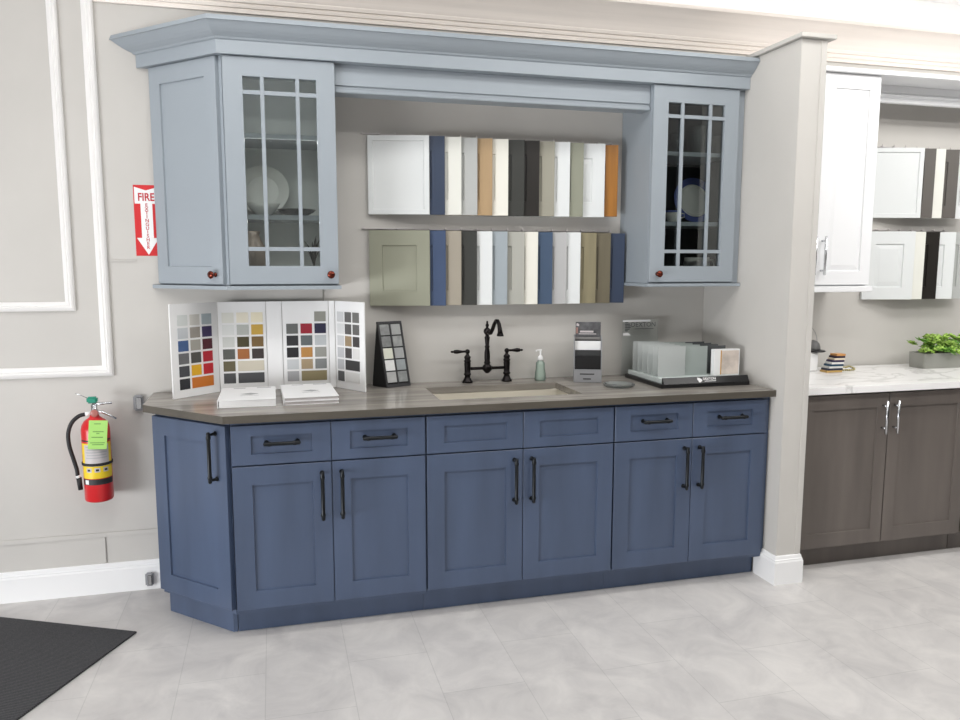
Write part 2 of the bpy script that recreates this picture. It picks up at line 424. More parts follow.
MB().prism([(-1.482,-0.02),(-1.482,-0.277),(-1.209,-0.55),(-1.192,-0.55),(-1.192,-0.02)], 0.0, 0.0995).build('toe_kick', M_BLUE, r)
LA = 0.308*R2
d = MB(angled(-1.50+0.003/R2-0.0003, -0.302-0.003/R2-0.0003, 0.1215)).shaker(LA-0.006, 0.747, FW, 0.075, 0.0197).build('door', M_BLUE, r)
pull_mb(angled(-1.50-0.0147+(LA-0.056)/R2, -0.302-0.0147-(LA-0.056)/R2, 0.745), 0.205).build('handle', M_BLACKH, d)

# countertop with sink cut-out
SX0, SX1, SY0, SY1 = -0.335, 0.318, -0.512, -0.171
r = MB()
r.prism([(-1.545,-0.0015),(-1.545,-0.312),(-1.212,-0.654),(SX0,-0.654),(SX0,-0.0015)], 0.884, 0.914)
r.box(SX1, 1.2205, -0.654, -0.0015, 0.884, 0.914)
r.box(SX0, SX1, -0.654, SY0, 0.884, 0.914).box(SX0, SX1, SY1, -0.0015, 0.884, 0.914)
ct = single(r, 'countertop', M_COUNT, 'brown-grey laminate countertop running over the blue base cabinets', 'countertop', (-0.1, -0.3, 0.884))
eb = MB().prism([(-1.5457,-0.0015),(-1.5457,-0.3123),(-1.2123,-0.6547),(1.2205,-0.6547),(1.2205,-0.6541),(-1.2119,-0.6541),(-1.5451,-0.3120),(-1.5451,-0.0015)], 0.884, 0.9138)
eb.build('edge_strip', mat('brown_edge_strip', (80, 75, 67), 0.4, vary=0.06, scale=(3, 20, 20)), ct)  # thin darker strip over the counter's front and angled edges
s = thing('kitchen_sink', 'beige undermount sink basin set into the brown-grey countertop', 'sink', (0, -0.34, 0.69))
def rr(x0, x1, y0, y1, z, r=0.03, n=5):
    pts = []
    for cx, cy, a in ((x1-r, y1-r, 0), (x0+r, y1-r, 90), (x0+r, y0+r, 180), (x1-r, y0+r, 270)):
        for i in range(n+1):
            th = math.radians(a + 90*i/n); pts.append((cx+r*math.cos(th), cy+r*math.sin(th), z))
    return pts
mb = MB()
mb.rings([rr(SX0-0.03, SX1+0.03, SY0-0.02, SY1+0.025, 0.8835), rr(SX0-0.004, SX1+0.004, SY0-0.004, SY1+0.004, 0.8835), rr(SX0-0.002, SX1+0.002, SY0-0.002, SY1+0.002, 0.878),
          rr(SX0+0.006, SX1-0.006, SY0+0.006, SY1-0.006, 0.72), rr(SX0+0.03, SX1-0.03, SY0+0.03, SY1-0.03, 0.702)], cap0=False)
mb.rings([rr(SX0-0.03, SX1+0.03, SY0-0.02, SY1+0.025, 0.8835), rr(SX0-0.03, SX1+0.03, SY0-0.02, SY1+0.025, 0.87), rr(SX0-0.012, SX1+0.012, SY0-0.012, SY1+0.012, 0.868), rr(SX0-0.006, SX1+0.006, SY0-0.006, SY1+0.006, 0.70),
          rr(SX0+0.02, SX1-0.02, SY0+0.02, SY1-0.02, 0.69)], cap0=False)
mb.build('basin', M_SINK, s)
MB(Matrix.Translation((0, -0.34, 0.7022))).lathe([(0.0,0.001),(0.02,0.001),(0.024,0.003),(0.04,0.003),(0.042,0.0)], 24).build('drain', M_CHROME, s)

# ---------------------------------------------------------------- upper cabinets
UZ0, UZ1 = 1.4005, 2.3215
YU = -0.31
def carcass(x0, x1, lining, ext, root):
    t = 0.018
    b = MB().box(x0, x0+t, YU, -0.003, UZ0, UZ1).box(x1-t, x1, YU, -0.003, UZ0, UZ1)
    b.box(x0+t, x1-t, YU, -0.003, UZ0, UZ0+t).box(x0+t, x1-t, YU, -0.003, UZ1-t, UZ1)
    b = b.build('body', ext, root)
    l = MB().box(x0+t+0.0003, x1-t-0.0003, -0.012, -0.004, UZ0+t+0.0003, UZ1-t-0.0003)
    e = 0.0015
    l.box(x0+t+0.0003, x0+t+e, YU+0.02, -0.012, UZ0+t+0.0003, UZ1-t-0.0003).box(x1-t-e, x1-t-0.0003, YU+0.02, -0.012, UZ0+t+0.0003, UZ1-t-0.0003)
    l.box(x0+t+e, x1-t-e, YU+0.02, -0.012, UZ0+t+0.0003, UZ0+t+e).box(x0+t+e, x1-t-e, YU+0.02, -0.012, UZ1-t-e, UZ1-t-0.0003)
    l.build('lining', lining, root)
    for z in (1.676, 2.006):
        MB().box(x0+t+0.002, x1-t-0.002, -0.294, -0.0125, z, z+0.02, 0.001).build('shelf', ext, root)
def glass_door(root, x0, x1, kx):
    W = x1-x0; H = 2.3195-1.407; T = 0.0197; M = front(x0, YU-0.0003, 1.407)
    fw = 0.076; fh = 0.075
    d = MB(M).window_frame(W, H, fw, fh, T)
    w1 = fw+0.068
    for u in (w1, W-w1-0.016):
        d.box(u, u+0.016, fh, H-fh, 0.008, T-0.001, 0.001)
    for v in (1.545-1.407, 2.174-1.407):
        d.box(fw, w1, v, v+0.016, 0.008, T-0.0011).box(w1+0.016, W-w1-0.016, v, v+0.016, 0.008, T-0.0011).box(W-w1, W-fw, v, v+0.016, 0.008, T-0.0011)
    d = d.build('glass_door', M_LBLUE, root)
    MB(M).box(fw-0.004, W-fw+0.004, fh-0.004, H-fh+0.004, 0.003, 0.0065).build('glass_pane', M_GLASS, d)
    knob_mb(front(kx, YU-0.0203, 1.446)).build('knob', M_COPPER, d)
    return d
UG = 'pale blue-grey wall cabinets'
r = thing('glass_wall_cabinet', 'pale blue-grey wall cabinet with glass door above the swatch display, white platter inside', 'cabinet', (-0.96, -0.15, UZ0), UG)
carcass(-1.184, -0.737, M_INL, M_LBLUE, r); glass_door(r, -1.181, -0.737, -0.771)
r = thing('glass_wall_cabinet', 'pale blue-grey wall cabinet with glass door beside the partition, blue-rimmed plate inside', 'cabinet', (0.95, -0.15, UZ0), UG)
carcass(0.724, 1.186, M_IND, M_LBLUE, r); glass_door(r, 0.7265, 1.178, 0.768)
MB().box(1.1865, 1.2205, YU+0.004, -0.003, UZ0, UZ1).build('filler', M_LBLUE, r)
MB().box(0.712, 1.2205, YU-0.026, -0.003, 1.384, 1.3995, 0.002).build('bottom_rail', M_LBLUE, r)
r = thing('angled_wall_cabinet', 'pale blue-grey angled end wall cabinet with solid door next to the red fire sign', 'cabinet', (-1.33, -0.12, UZ0), UG)
MB().prism([(-1.495,-0.003),(-1.1845,-0.3135),(-1.1845,-0.003)], UZ0, UZ1).build('body', M_LBLUE, r)
LU = 0.31*R2
d = MB(angled(-1.495+0.012-0.0003, -0.012-0.0003, 1.407)).shaker(LU-0.032, 2.3195-1.407, 0.066, 0.072, 0.0197).build('door', M_LBLUE, r)
knob_mb(angled(-1.495+(LU-0.058)/R2-0.0146, -(LU-0.058)/R2-0.0146, 1.446)).build('knob', M_COPPER, d)
# bottom rail under the two left cabinets
def left_rail():
    return MB().prism([(-1.526,-0.003),(-1.196,-0.3345),(-0.727,-0.3345),(-0.727,-0.003)], 1.384, 1.3995, 0.0)
single(left_rail(), 'bottom_rail', M_LBLUE, 'pale blue-grey light rail under the left wall cabinets', 'moulding', (-1.1, -0.15, 1.384))
# valance between the wall cabinets
mb = MB().box(-0.735, 0.722, -0.292, -0.272, 2.2225, 2.3215)
mb.box(-0.735, 0.722, -0.304, -0.21, 2.206, 2.222, 0.003).box(-0.735, 0.722, -0.296, -0.2925, 2.2225, 2.230, 0.001).box(-0.735, 0.722, -0.299, -0.2925, 2.236, 2.3215, 0.001)
single(mb, 'valance', M_LBLUE, 'pale blue-grey valance board bridging the gap between the two glass cabinets', 'moulding', (0, -0.25, 2.205))
# crown moulding: frieze and sloping crown, mitred round the angled end
def crown(path, prof, name, m, label, org):
    mb = MB(); rows = mb.miter(path, prof); n = len(path); k = len(prof); v = []
    for i in range(n):
        for j in range(k):
            q, t, z = rows[j][i]
            if i == 0: q = q + t*((-0.0015-q.y)/t.y)
            v.append((q.x, q.y, z))
    f = [(i*k+j, i*k+(j+1) % k, (i+1)*k+(j+1) % k, (i+1)*k+j) for i in range(n-1) for j in range(k)]
    f += [tuple(range(k)), tuple((n-1)*k+j for j in range(k))[::-1]]
    mb.add(v, f); return single(mb, name, m, label, 'moulding', org)
cp = [(-0.05,2.3225),(0.037,2.3225),(0.037,2.375),(0.044,2.378),(0.047,2.382)]
for i in range(6):
    t = i/5; cp.append((0.048+0.055*t, 2.384+0.046*t-0.004*math.sin(t*math.pi)))
cp += [(0.109,2.431),(0.108,2.432),(0.103,2.4495),(-0.05,2.4495)]
crown([(-1.495,-0.0015),(-1.185,-0.31),(1.2205,-0.31)], cp, 'crown_moulding', M_LBLUE, 'pale blue-grey crown moulding along the top of the wall cabinets', (0, -0.3, 2.32))

# ---------------------------------------------------------------- things inside the glass cabinets
def plate_mb(M, R, d=0.02):
    return MB(M).lathe([(0.0,0.0),(R*0.55,0.0),(R*0.62,0.003),(R,d),(R,d+0.004),(R*0.66,0.009),(R*0.6,0.006),(0.0,0.006)], 40, smooth=False)
def stand_M(x, y, z, R, tilt=14):
    th = math.radians(90-tilt)
    return Matrix.Translation((x, y, z)) @ Matrix.Rotation(th, 4, 'X') @ Matrix.Translation((0, 0, 0))
# left cabinet
P = thing('platter', 'large round white platter standing on the middle shelf of the left glass cabinet', 'platter', (-1.04, -0.10, 1.6965))
plate_mb(stand_M(-1.04, -0.062, 1.697+0.114, 0.112), 0.112).build('dish', M_CHINA, P)
mb = MB(Matrix.Translation((-1.04, -0.2, 1.6965))).lathe([(0.03,0.0),(0.032,0.003),(0.058,0.03),(0.07,0.052),(0.067,0.052),(0.055,0.032),(0.0,0.006)], 30)
single(mb, 'bowl', M_CHINA, 'white bowl in front of the platter on the middle shelf', 'bowl', (-1.04, -0.2, 1.6965))
mb = MB(Matrix.Translation((-0.9, -0.17, 1.6965))).lathe([(0.04,0.0),(0.042,0.003),(0.075,0.02),(0.085,0.03),(0.082,0.031),(0.07,0.022),(0.0,0.006)], 30)
single(mb, 'bowl', M_TUMB, 'shallow clear glass bowl on the middle shelf of the left glass cabinet', 'bowl', (-0.9, -0.17, 1.6965))
mb = MB(Matrix.Translation((-1.09, -0.2, 1.4205))).lathe([(0.04,0.0),(0.06,0.02),(0.072,0.07),(0.062,0.125),(0.04,0.165),(0.028,0.19),(0.034,0.21),(0.028,0.21),(0.022,0.19),(0.0,0.05)], 28)
single(mb, 'vase', mat('mushroom_brown_ceramic', (120, 106, 94), 0.4), 'squat brown vase on the bottom shelf of the left glass cabinet', 'vase', (-1.09, -0.2, 1.4205))
pl = thing('potted_plant', 'small dark spiky-leaved plant on the bottom shelf of the left glass cabinet, standing in for a reflected palm', 'plant', (-0.83, -0.15, 1.4205))  # dark leaves stand in for a palm mirrored in the door glass
MB(Matrix.Translation((-0.83, -0.15, 1.4205))).lathe([(0.028,0.0),(0.036,0.06),(0.038,0.062),(0.034,0.062),(0.03,0.052),(0.0,0.052)], 20).build('pot', M_CHINA, pl)
mb = MB()
for i in range(13):
    a = 2*math.pi*i/13 + 0.2; h = 0.10+0.09*random.random(); rr_ = 0.03+0.045*random.random()
    pts = [Vector((-0.83, -0.15, 1.474))]; 
    for t in (0.35, 0.7, 1.0):
        pts.append(Vector((-0.83+math.cos(a)*rr_*t**1.5, -0.15+math.sin(a)*rr_*t**1.5, 1.474+h*(t-0.25*t*t*t))))
    side = Vector((-math.sin(a), math.cos(a), 0))
    ws = [0.003, 0.0065, 0.005, 0.0005]; v = []
    for p, w in zip(pts, ws): v += [p-side*w, p+side*w, p+Vector((0,0,0.0015))]
    mb.add(v, [(i*3+k, i*3+(k+1) % 3, (i+1)*3+(k+1) % 3, (i+1)*3+k) for i in range(3) for k in range(3)])
mb.build('foliage', mat('dark_leaf', (26, 34, 30), 0.5), pl)
# right cabinet
J = thing('pitcher', 'clear glass pitcher on the top shelf of the right glass cabinet', 'pitcher', (1.066, -0.15, 2.0265))
MB(Matrix.Translation((1.066, -0.15, 2.0265))).lathe([(0.0,0.0),(0.05,0.0),(0.054,0.01),(0.05,0.11),(0.046,0.135),(0.05,0.145),(0.047,0.145),(0.043,0.134),(0.047,0.1),(0.05,0.012),(0.0,0.008)], 28).build('jug', M_TUMB, J)
MB().tube([(1.113,-0.17,2.145),(1.130,-0.18,2.14),(1.135,-0.182,2.10),(1.127,-0.178,2.065),(1.115,-0.171,2.06)], 0.005, 8).build('handle', M_TUMB, J)
for x, lb in ((0.90, 'clear glass tumbler at the left of the top shelf in the right glass cabinet'), (1.135, 'clear glass tumbler right of the pitcher on the top shelf')):
    mb = MB(Matrix.Translation((x, -0.235, 2.0265))).lathe([(0.0,0.0),(0.027,0.0),(0.031,0.09),(0.029,0.09),(0.026,0.006),(0.0,0.006)], 24)
    single(mb, 'tumbler', M_TUMB, lb, 'glass', (x, -0.235, 2.0265), 'glasses on the top shelf')
P = thing('dinner_plate', 'white plate with blue rim standing on the middle shelf of the right glass cabinet', 'plate', (1.097, -0.1, 1.6965))
M = stand_M(1.097, -0.07, 1.697+0.117, 0.117)
MB(M).lathe([(0.0,0.0),(0.078,0.0),(0.086,0.012),(0.080,0.014),(0.074,0.007),(0.0,0.006)], 40, smooth=False).build('well', M_CHINA, P)
MB(M).lathe([(0.0865,0.011),(0.118,0.019),(0.118,0.023),(0.0865,0.0135)], 40, smooth=False, cap=False).build('rim', M_CBLUE, P)
Cu = thing('teacup', 'white teacup with blue band left of the plate on the middle shelf', 'cup', (0.915, -0.2, 1.6965))
MB(Matrix.Translation((0.915, -0.2, 1.6965))).lathe([(0.0,0.0),(0.022,0.0),(0.024,0.004),(0.038,0.03),(0.042,0.048),(0.0415,0.048)], 24, cap=False).build('bowl', M_CHINA, Cu)
MB(Matrix.Translation((0.915, -0.2, 1.6965))).lathe([(0.0425,0.0482),(0.0435,0.058),(0.0405,0.058),(0.0365,0.03),(0.0,0.008)], 24).build('band', M_CBLUE, Cu)
MB().tube([(0.955,-0.2,1.742),(0.975,-0.2,1.742),(0.978,-0.2,1.725),(0.95,-0.2,1.717)], 0.003, 8).build('handle', M_CHINA, Cu)
Mg = thing('soup_mug', 'wide pale mug with grey band on the bottom shelf of the right glass cabinet', 'mug', (1.055, -0.2, 1.4205))
MB(Matrix.Translation((1.055, -0.2, 1.4205))).lathe([(0.0,0.0),(0.04,0.0),(0.058,0.03),(0.064,0.075),(0.062,0.105),(0.06,0.105),(0.058,0.075),(0.05,0.03),(0.0,0.01)], 28).build('cup', M_CHINA, Mg)
MB(Matrix.Translation((1.055, -0.2, 1.4205))).lathe([(0.0615,0.05),(0.0648,0.075),(0.0643,0.086)], 28, cap=False).build('band', M_PGREY, Mg)
MB().tube([(1.114,-0.205,1.515),(1.142,-0.21,1.51),(1.148,-0.21,1.48),(1.132,-0.208,1.455),(1.108,-0.205,1.458)], 0.004, 8).build('handle', M_CHINA, Mg)

# ---------------------------------------------------------------- sample door boards on the wall
SW = {
 'white': mat('sample_white', (226,229,229), 0.3), 'navy': mat('sample_navy', (54,66,88), 0.35), 'soft white': mat('sample_soft_white', (230,230,222), 0.35),
 'pale grey': mat('sample_pale_grey', (180,182,180), 0.35), 'tan': mat('sample_tan', (174,147,112), 0.35, vary=0.05, scale=(20,20,2)), 'cream white': mat('sample_cream', (234,232,222), 0.35),
 'charcoal': mat('sample_charcoal', (58,59,56), 0.35), 'black': mat('sample_black', (36,33,30), 0.35), 'taupe': mat('sample_taupe', (156,153,139), 0.4),
 'sage grey': mat('sample_sage', (143,145,129), 0.4), 'honey oak': mat('sample_honey', (156,104,42), 0.35, vary=0.1, scale=(25,25,2)),
 'blue': mat('sample_blue', (66,82,112), 0.35), 'warm greige': mat('sample_greige', (162,154,140), 0.4), 'blue grey': mat('sample_bluegrey', (160,169,175), 0.35),
 'pearl grey': mat('sample_pearl', (174,174,166), 0.3), 'steel blue': mat('sample_steelblue', (68,86,110), 0.35), 'silver grey': mat('sample_silver', (182,182,182), 0.3),
 'olive brown': mat('sample_olive', (136,128,102), 0.4, vary=0.06, scale=(25,25,2)), 'dark taupe': mat('sample_darktaupe', (108,101,83), 0.4, vary=0.04, scale=(25,25,2)),
 'grey green': mat('sample_greygreen', (150,151,134), 0.4), 'graphite': mat('sample_graphite', (100,96,92), 0.35),
}
TH = math.radians(14.6)
def board_row(edges, z0, z1, specs, where, group, wfirst=0.286, yfront=-0.092):
    n = len(specs)
    for k, (xr, (col, raised, tz)) in enumerate(zip(edges, specs)):
        W = wfirst if k == 0 else 0.27
        u = Vector((math.cos(TH), -math.sin(TH), 0)); w = Vector((-math.sin(TH), -math.cos(TH), 0))
        o = Vector((xr, yfront, z0+tz)) - u*W - w*0.016
        M = frame_mtx(o, u, (0,0,1), w)
        H = z1-z0-2*tz
        mb = MB(M).shaker(W, H, 0.024 if raised == 2 else 0.062, 0.024 if raised == 2 else 0.07, 0.016, 0.006, 0.03 if raised == 1 else 0.0)
        if k == 0: pos = 'wide door sample at the left end of'
        elif k == n-1: pos = 'strip sample at the right end of'
        else: pos = 'strip sample in'
        nxt = '' if k == 0 or k == n-1 else ' right of the %s one' % specs[k-1][0]
        single(mb, 'door_sample', SW[col], '%s %s %s%s' % (col, pos, where, nxt), 'sample', tuple(o), group)
UE = [-0.284,-0.218,-0.138,-0.060,0.014,0.093,0.174,0.250,0.328,0.408,0.479,0.593,0.663]
UE[0] = -0.292
board_row(UE, 1.722, 2.083, [('white',2,0),('navy',0,0),('soft white',0,0.001),('pale grey',0,0.001),('tan',0,0.001),('cream white',0,0.001),('charcoal',0,0.001),('black',0,0.001),
          ('taupe',0,0.002),('white',0,0.002),('sage grey',0,0.002),('white',1,0.002),('honey oak',0,0.006)], 'the upper wall row', 'door samples in the upper row')
LE = [-0.292,-0.215,-0.139,-0.062,0.015,0.091,0.178,0.247,0.323,0.397,0.471,0.555,0.633,0.710]
board_row(LE, 1.294, 1.649, [('grey green',0,0),('blue',0,0),('warm greige',0,0.001),('charcoal',0,0.001),('white',0,0.001),('blue grey',0,0.001),('pearl grey',0,0.001),('cream white',0,0.001),
          ('steel blue',0,0.001),('silver grey',0,0.001),('white',0,0.001),('olive brown',0,0.002),('dark taupe',0,0.002),('navy',0,0.003)], 'the lower wall row', 'door samples in the lower row')
def rail(z, x0, x1, label, step=0.078):
    r = thing('hanging_rail', label, 'rail', (x0, -0.02, z), 'sample hanging rails')
    MB().box(x0, x1, -0.012, -0.0025, z, z+0.006, 0.001).build('bar', M_LGREY, r)
    x = x0+0.006
    while x < x1-0.004:
        MB().box(x, x+0.005, -0.03, -0.0125, z+0.001, z+0.005).box(x, x+0.005, -0.03, -0.026, z+0.0052, z+0.013).build('hook', M_LGREY, r)
        x += step
rail(2.088, -0.60, 0.66, 'thin grey rail with hooks above the upper row of door samples')
rail(1.654, -0.60, 0.66, 'thin grey rail with hooks above the lower row of door samples')

# ---------------------------------------------------------------- faucet
F = thing('bridge_faucet', 'dark bronze bridge faucet with two lever handles behind the sink', 'faucet', (-0.004, -0.07, 0.914))
FY = -0.07
for sx, x in ((-1, -0.104), (1, 0.097)):
    v = MB(Matrix.Translation((x, FY, 0.9145))).lathe([(0.026,0.0),(0.027,0.004),(0.022,0.012),(0.015,0.026),(0.0135,0.034),(0.018,0.038),(0.018,0.044),(0.0145,0.048),(0.0155,0.075),(0.0165,0.095),(0.0145,0.1),
          (0.0175,0.104),(0.0175,0.109),(0.013,0.114),(0.0165,0.122),(0.0165,0.128),(0.009,0.136),(0.007,0.142),(0.0115,0.148),(0.0125,0.155),(0.009,0.162),(0.0,0.166)], 20).build('valve_column', M_BRONZE, F)
    L = Matrix.Translation((x, FY, 1.068)) @ Matrix.Rotation(sx*math.pi/2, 4, 'Y')
    MB(L).lathe([(0.0,0.008),(0.006,0.01),(0.0058,0.025),(0.0075,0.035),(0.0105,0.052),(0.009,0.066),(0.0045,0.071),(0.006,0.076),(0.0035,0.083),(0.0,0.085)], 14).build('lever', M_BRONZE, v)
MB(Matrix.Translation((0, FY, 0.983)) @ Matrix.Rotation(math.pi/2, 4, 'Y')).lathe([(0.0075,-0.096),(0.0075,-0.03),(0.0095,-0.026),(0.0095,-0.022),(0.0075,-0.018),(0.0075,0.012),(0.0095,0.016),(0.0095,0.02),(0.0075,0.024),(0.0075,0.09)], 14).build('bridge_bar', M_BRONZE, F)
MB(Matrix.Translation((-0.004, FY, 0.957))).lathe([(0.0,0.0),(0.008,0.001),(0.013,0.006),(0.022,0.016),(0.0245,0.026),(0.021,0.038),(0.0135,0.046),(0.016,0.052),(0.016,0.056),(0.013,0.06),(0.0145,0.08),(0.0135,0.105),(0.010,0.125),
          (0.0125,0.130),(0.0125,0.135),(0.0095,0.139),(0.0118,0.165),(0.0135,0.178),(0.009,0.186),(0.010,0.192),(0.0165,0.199),(0.0185,0.208),(0.0165,0.217),(0.009,0.224),(0.006,0.228),(0.0085,0.234),(0.0085,0.240),(0.004,0.248),(0.0055,0.254),(0.0,0.261)], 20).build('column', M_BRONZE, F)
sp = [(-0.004,FY,1.163),(0.001,FY-0.018,1.158),(0.005,FY-0.034,1.16),(0.009,FY-0.05,1.178),(0.013,FY-0.066,1.205),(0.017,FY-0.082,1.222),(0.021,FY-0.098,1.222),(0.024,FY-0.11,1.206),(0.026,FY-0.117,1.182),(0.027,FY-0.12,1.164)]
MB().tube(sp, [0.0095,0.0098,0.0098,0.0095,0.0092,0.009,0.009,0.0095,0.011,0.0125], 14).build('spout', M_BRONZE, F)
MB(Matrix.Translation((0.027, FY-0.12, 1.150))).lathe([(0.009,0.0),(0.0165,0.001),(0.0172,0.006),(0.0145,0.010),(0.0128,0.016)], 16).build('aerator', M_BRONZE, F)

# soap bottle
B = thing('soap_dispenser', 'small clear green soap bottle with white pump right of the faucet', 'bottle', (0.268, -0.085, 0.914))
T = Matrix.Translation((0.268, -0.085, 0.9143))
MB(T).lathe([(0.0,0.0),(0.026,0.0),(0.0285,0.004),(0.0275,0.03),(0.023,0.06),(0.0225,0.082),(0.021,0.09),(0.0125,0.098),(0.0125,0.101),(0.0,0.101)], 24).build('bottle', M_SOAP, B)
MB(T).lathe([(0.014,0.1012),(0.0145,0.108),(0.013,0.118),(0.0075,0.124),(0.0045,0.127),(0.0045,0.15),(0.0,0.15)], 20).box(-0.018, 0.007, -0.006, 0.006, 0.1485, 0.156, 0.002).box(-0.024, -0.0185, -0.004, 0.004, 0.145, 0.154, 0.001).build('pump', M_PAPER, B)

# ---------------------------------------------------------------- colour swatch folder
FO = thing('swatch_folder', 'tall white folding colour swatch display standing open on the left of the counter', 'swatch folder', (-1.03, -0.06, 0.914))
ZS, HS = 0.9145, 0.4065
def panel(a, b, nm):
    a = Vector((a[0], a[1], 0)); b = Vector((b[0], b[1], 0)); u = (b-a).normalized(); w = u.cross(Vector((0,0,1)))
    M = frame_mtx((a.x, a.y, ZS), u, (0,0,1), w); W = (b-a).length
    o = MB(M).box(0.0005, W-0.0005, 0, HS, -0.007, 0, 0.001).build(nm, M_PAPER, FO)
    return M, W, o
def sw(rgb):
    return mat('swatch_%d_%d_%d' % rgb, rgb, 0.4)
def g(v): return (v, v, v-1)
def swatches(M, W, o, rows, m0, m1, top=0.045, bot=0.03):
    n = len(rows); ch = (HS-top-bot)/n; cw = (W-m0-m1)/3
    for i, row in enumerate(rows):
        z1 = HS-top-i*ch-ch*0.06; z0 = HS-top-(i+1)*ch+ch*0.10
        x = 0
        for c in row:
            span = 1
            if c is not None and len(c) == 4: span = 2; c = c[:3]
            if c is not None:
                MB(M).box(m0+x*cw+cw*0.08, m0+(x+span)*cw-cw*0.10, z0, z1, 0.0001, 0.0016).build('swatch', sw(tuple(c)), o)
            x += span
p = panel((-1.437,-0.212), (-1.257,-0.046), 'panel')
swatches(*p, [[(214,218,216),(208,206,200),(168,180,186)],[(200,204,208),(152,146,138),(58,46,88)],[(70,96,142),(168,165,156),(78,24,38)],[(106,106,108),(78,77,72),(182,34,48)],
              [(68,69,74),(226,172,32),(194,34,44)],[(42,43,48),(206,118,42,2)]], 0.03, 0.028)
p = panel((-1.256,-0.044), (-1.047,-0.040), 'panel')
swatches(*p, [[(226,226,218),(234,228,210),(236,228,202)],[(224,226,224),(184,187,182),(198,162,74)],[(206,208,204),(74,68,44),(118,94,58)],[(94,96,92),(164,104,58),(60,52,52)],
              [(104,97,74),(208,201,184,2)],[(80,81,83),(76,77,80,2)]], 0.012, 0.008)
p = panel((-1.046,-0.040), (-0.976,-0.040), 'spine')
p = panel((-0.975,-0.040), (-0.766,-0.042), 'panel')
swatches(*p, [[None,None,(144,144,136)],[(106,108,106),(154,38,54),(44,42,68)],[(50,50,53),(98,104,106),(188,192,195)],[(38,38,40),(184,134,74),(154,154,148)],
              [(200,203,205),(170,150,120),(134,137,137)],[(170,170,172),(144,132,98,2)]], 0.012, 0.006)
p = panel((-0.765,-0.043), (-0.737,-0.050), 'spine')
p = panel((-0.736,-0.052), (-0.622,-0.234), 'panel')
swatches(*p, [[(204,205,206),(94,93,92),(108,108,106)],[(218,219,219),(88,87,86),(98,97,96)],[(204,205,206),(154,134,104),(64,62,62)],[(194,195,198),(68,66,66),(222,221,219)],
              [(186,187,190),(54,54,56,2)],[(86,86,88),(220,220,218,2)]], 0.012, 0.03)
# white books
def book(x0, x1, y0, y1, z, h, label, group, rz=0.0):
    c = ((x0+x1)/2, (y0+y1)/2, z); r = thing('book', label, 'book', c, group, rz)
    W = (x1-x0)/2; D = (y1-y0)/2
    MB().box(-W, W, -D, D, 0.0, 0.0025, 0.0008).box(-W, W, -D, D, h-0.0025, h, 0.0008).box(-W, -W+0.003, -D, D, 0.0027, h-0.0027, 0.0005).build('cover', M_PAPER, r, local=True)
    MB().box(-W+0.006, W-0.004, -D+0.004, D-0.004, 0.0028, h-0.0028).build('page_block', M_LGREY if h < 0.02 else M_PAPER, r, local=True)
    mk = MB(); mk.prism([(-0.03,-0.02),(0.012,-0.045),(0.045,-0.02),(0.01,0.005)], h+0.0001, h+0.0004)
    mk.box(-0.03, 0.045, -0.066, -0.061, h+0.0001, h+0.0004)
    mk.box(-W+0.05, -W+0.10, D-0.03, D-0.018, h+0.0001, h+0.0004).box(W-0.08, W-0.02, D-0.03, D-0.018, h+0.0001, h+0.0004)
    mk.build('cover_print', M_PGREY, r, local=True)
    return r
book(-1.242, -1.014, -0.478, -0.15, 0.9145, 0.031, 'thick white book lying in front of the left swatch panels', 'white books on the counter')
book(-0.987, -0.762, -0.480, -0.115, 0.9145, 0.0155, 'lower thin white book of the stack in front of the swatch folder', 'white books on the counter', 0.012)
book(-0.988, -0.764, -0.478, -0.115, 0.9305, 0.0155, 'upper thin white book of the stack in front of the swatch folder', 'white books on the counter', 0.03)

# ---------------------------------------------------------------- black easel with sample tiles
E_ = thing('sample_easel', 'black A-frame counter easel holding two columns of grey sample tiles', 'easel', (-0.48, -0.07, 0.914))
F0 = Vector((-0.511,-0.132,0.9147)); ed = Vector((0.94,0.34,0)).normalized(); B0 = Vector((-0.567,-0.052,0.9147)); AP = Vector((-0.548,-0.090,1.222))
WE = 0.128
v = (AP-F0); HE = v.length; v.normalize(); w = ed.cross(v).normalized(); v2 = w.cross(ed)
M = frame_mtx(F0, ed, v, w)
MB(M).box(0, WE, 0, HE, -0.006, 0).build('front_board', M_BLACK, E_)
fr = MB(M).box(0, 0.008, 0, HE, 0.0002, 0.006).box(WE-0.008, WE, 0, HE, 0.0002, 0.006).box(0.008, WE-0.008, 0, 0.014, 0.0002, 0.006).box(0.008, WE-0.008, HE-0.01, HE, 0.0002, 0.006).box(WE/2-0.003, WE/2+0.003, 0.014, HE-0.01, 0.0002, 0.005)
fr.build('frame', mat('dark_grey_plastic', (58,58,60), 0.4), E_)
v = (AP-B0); HB = v.length; v.normalize(); w = ed.cross(v).normalized()
MB(frame_mtx(B0, ed, v, w)).box(0, WE, 0, HB-0.012, 0, 0.004).build('back_board', M_BLACK, E_)
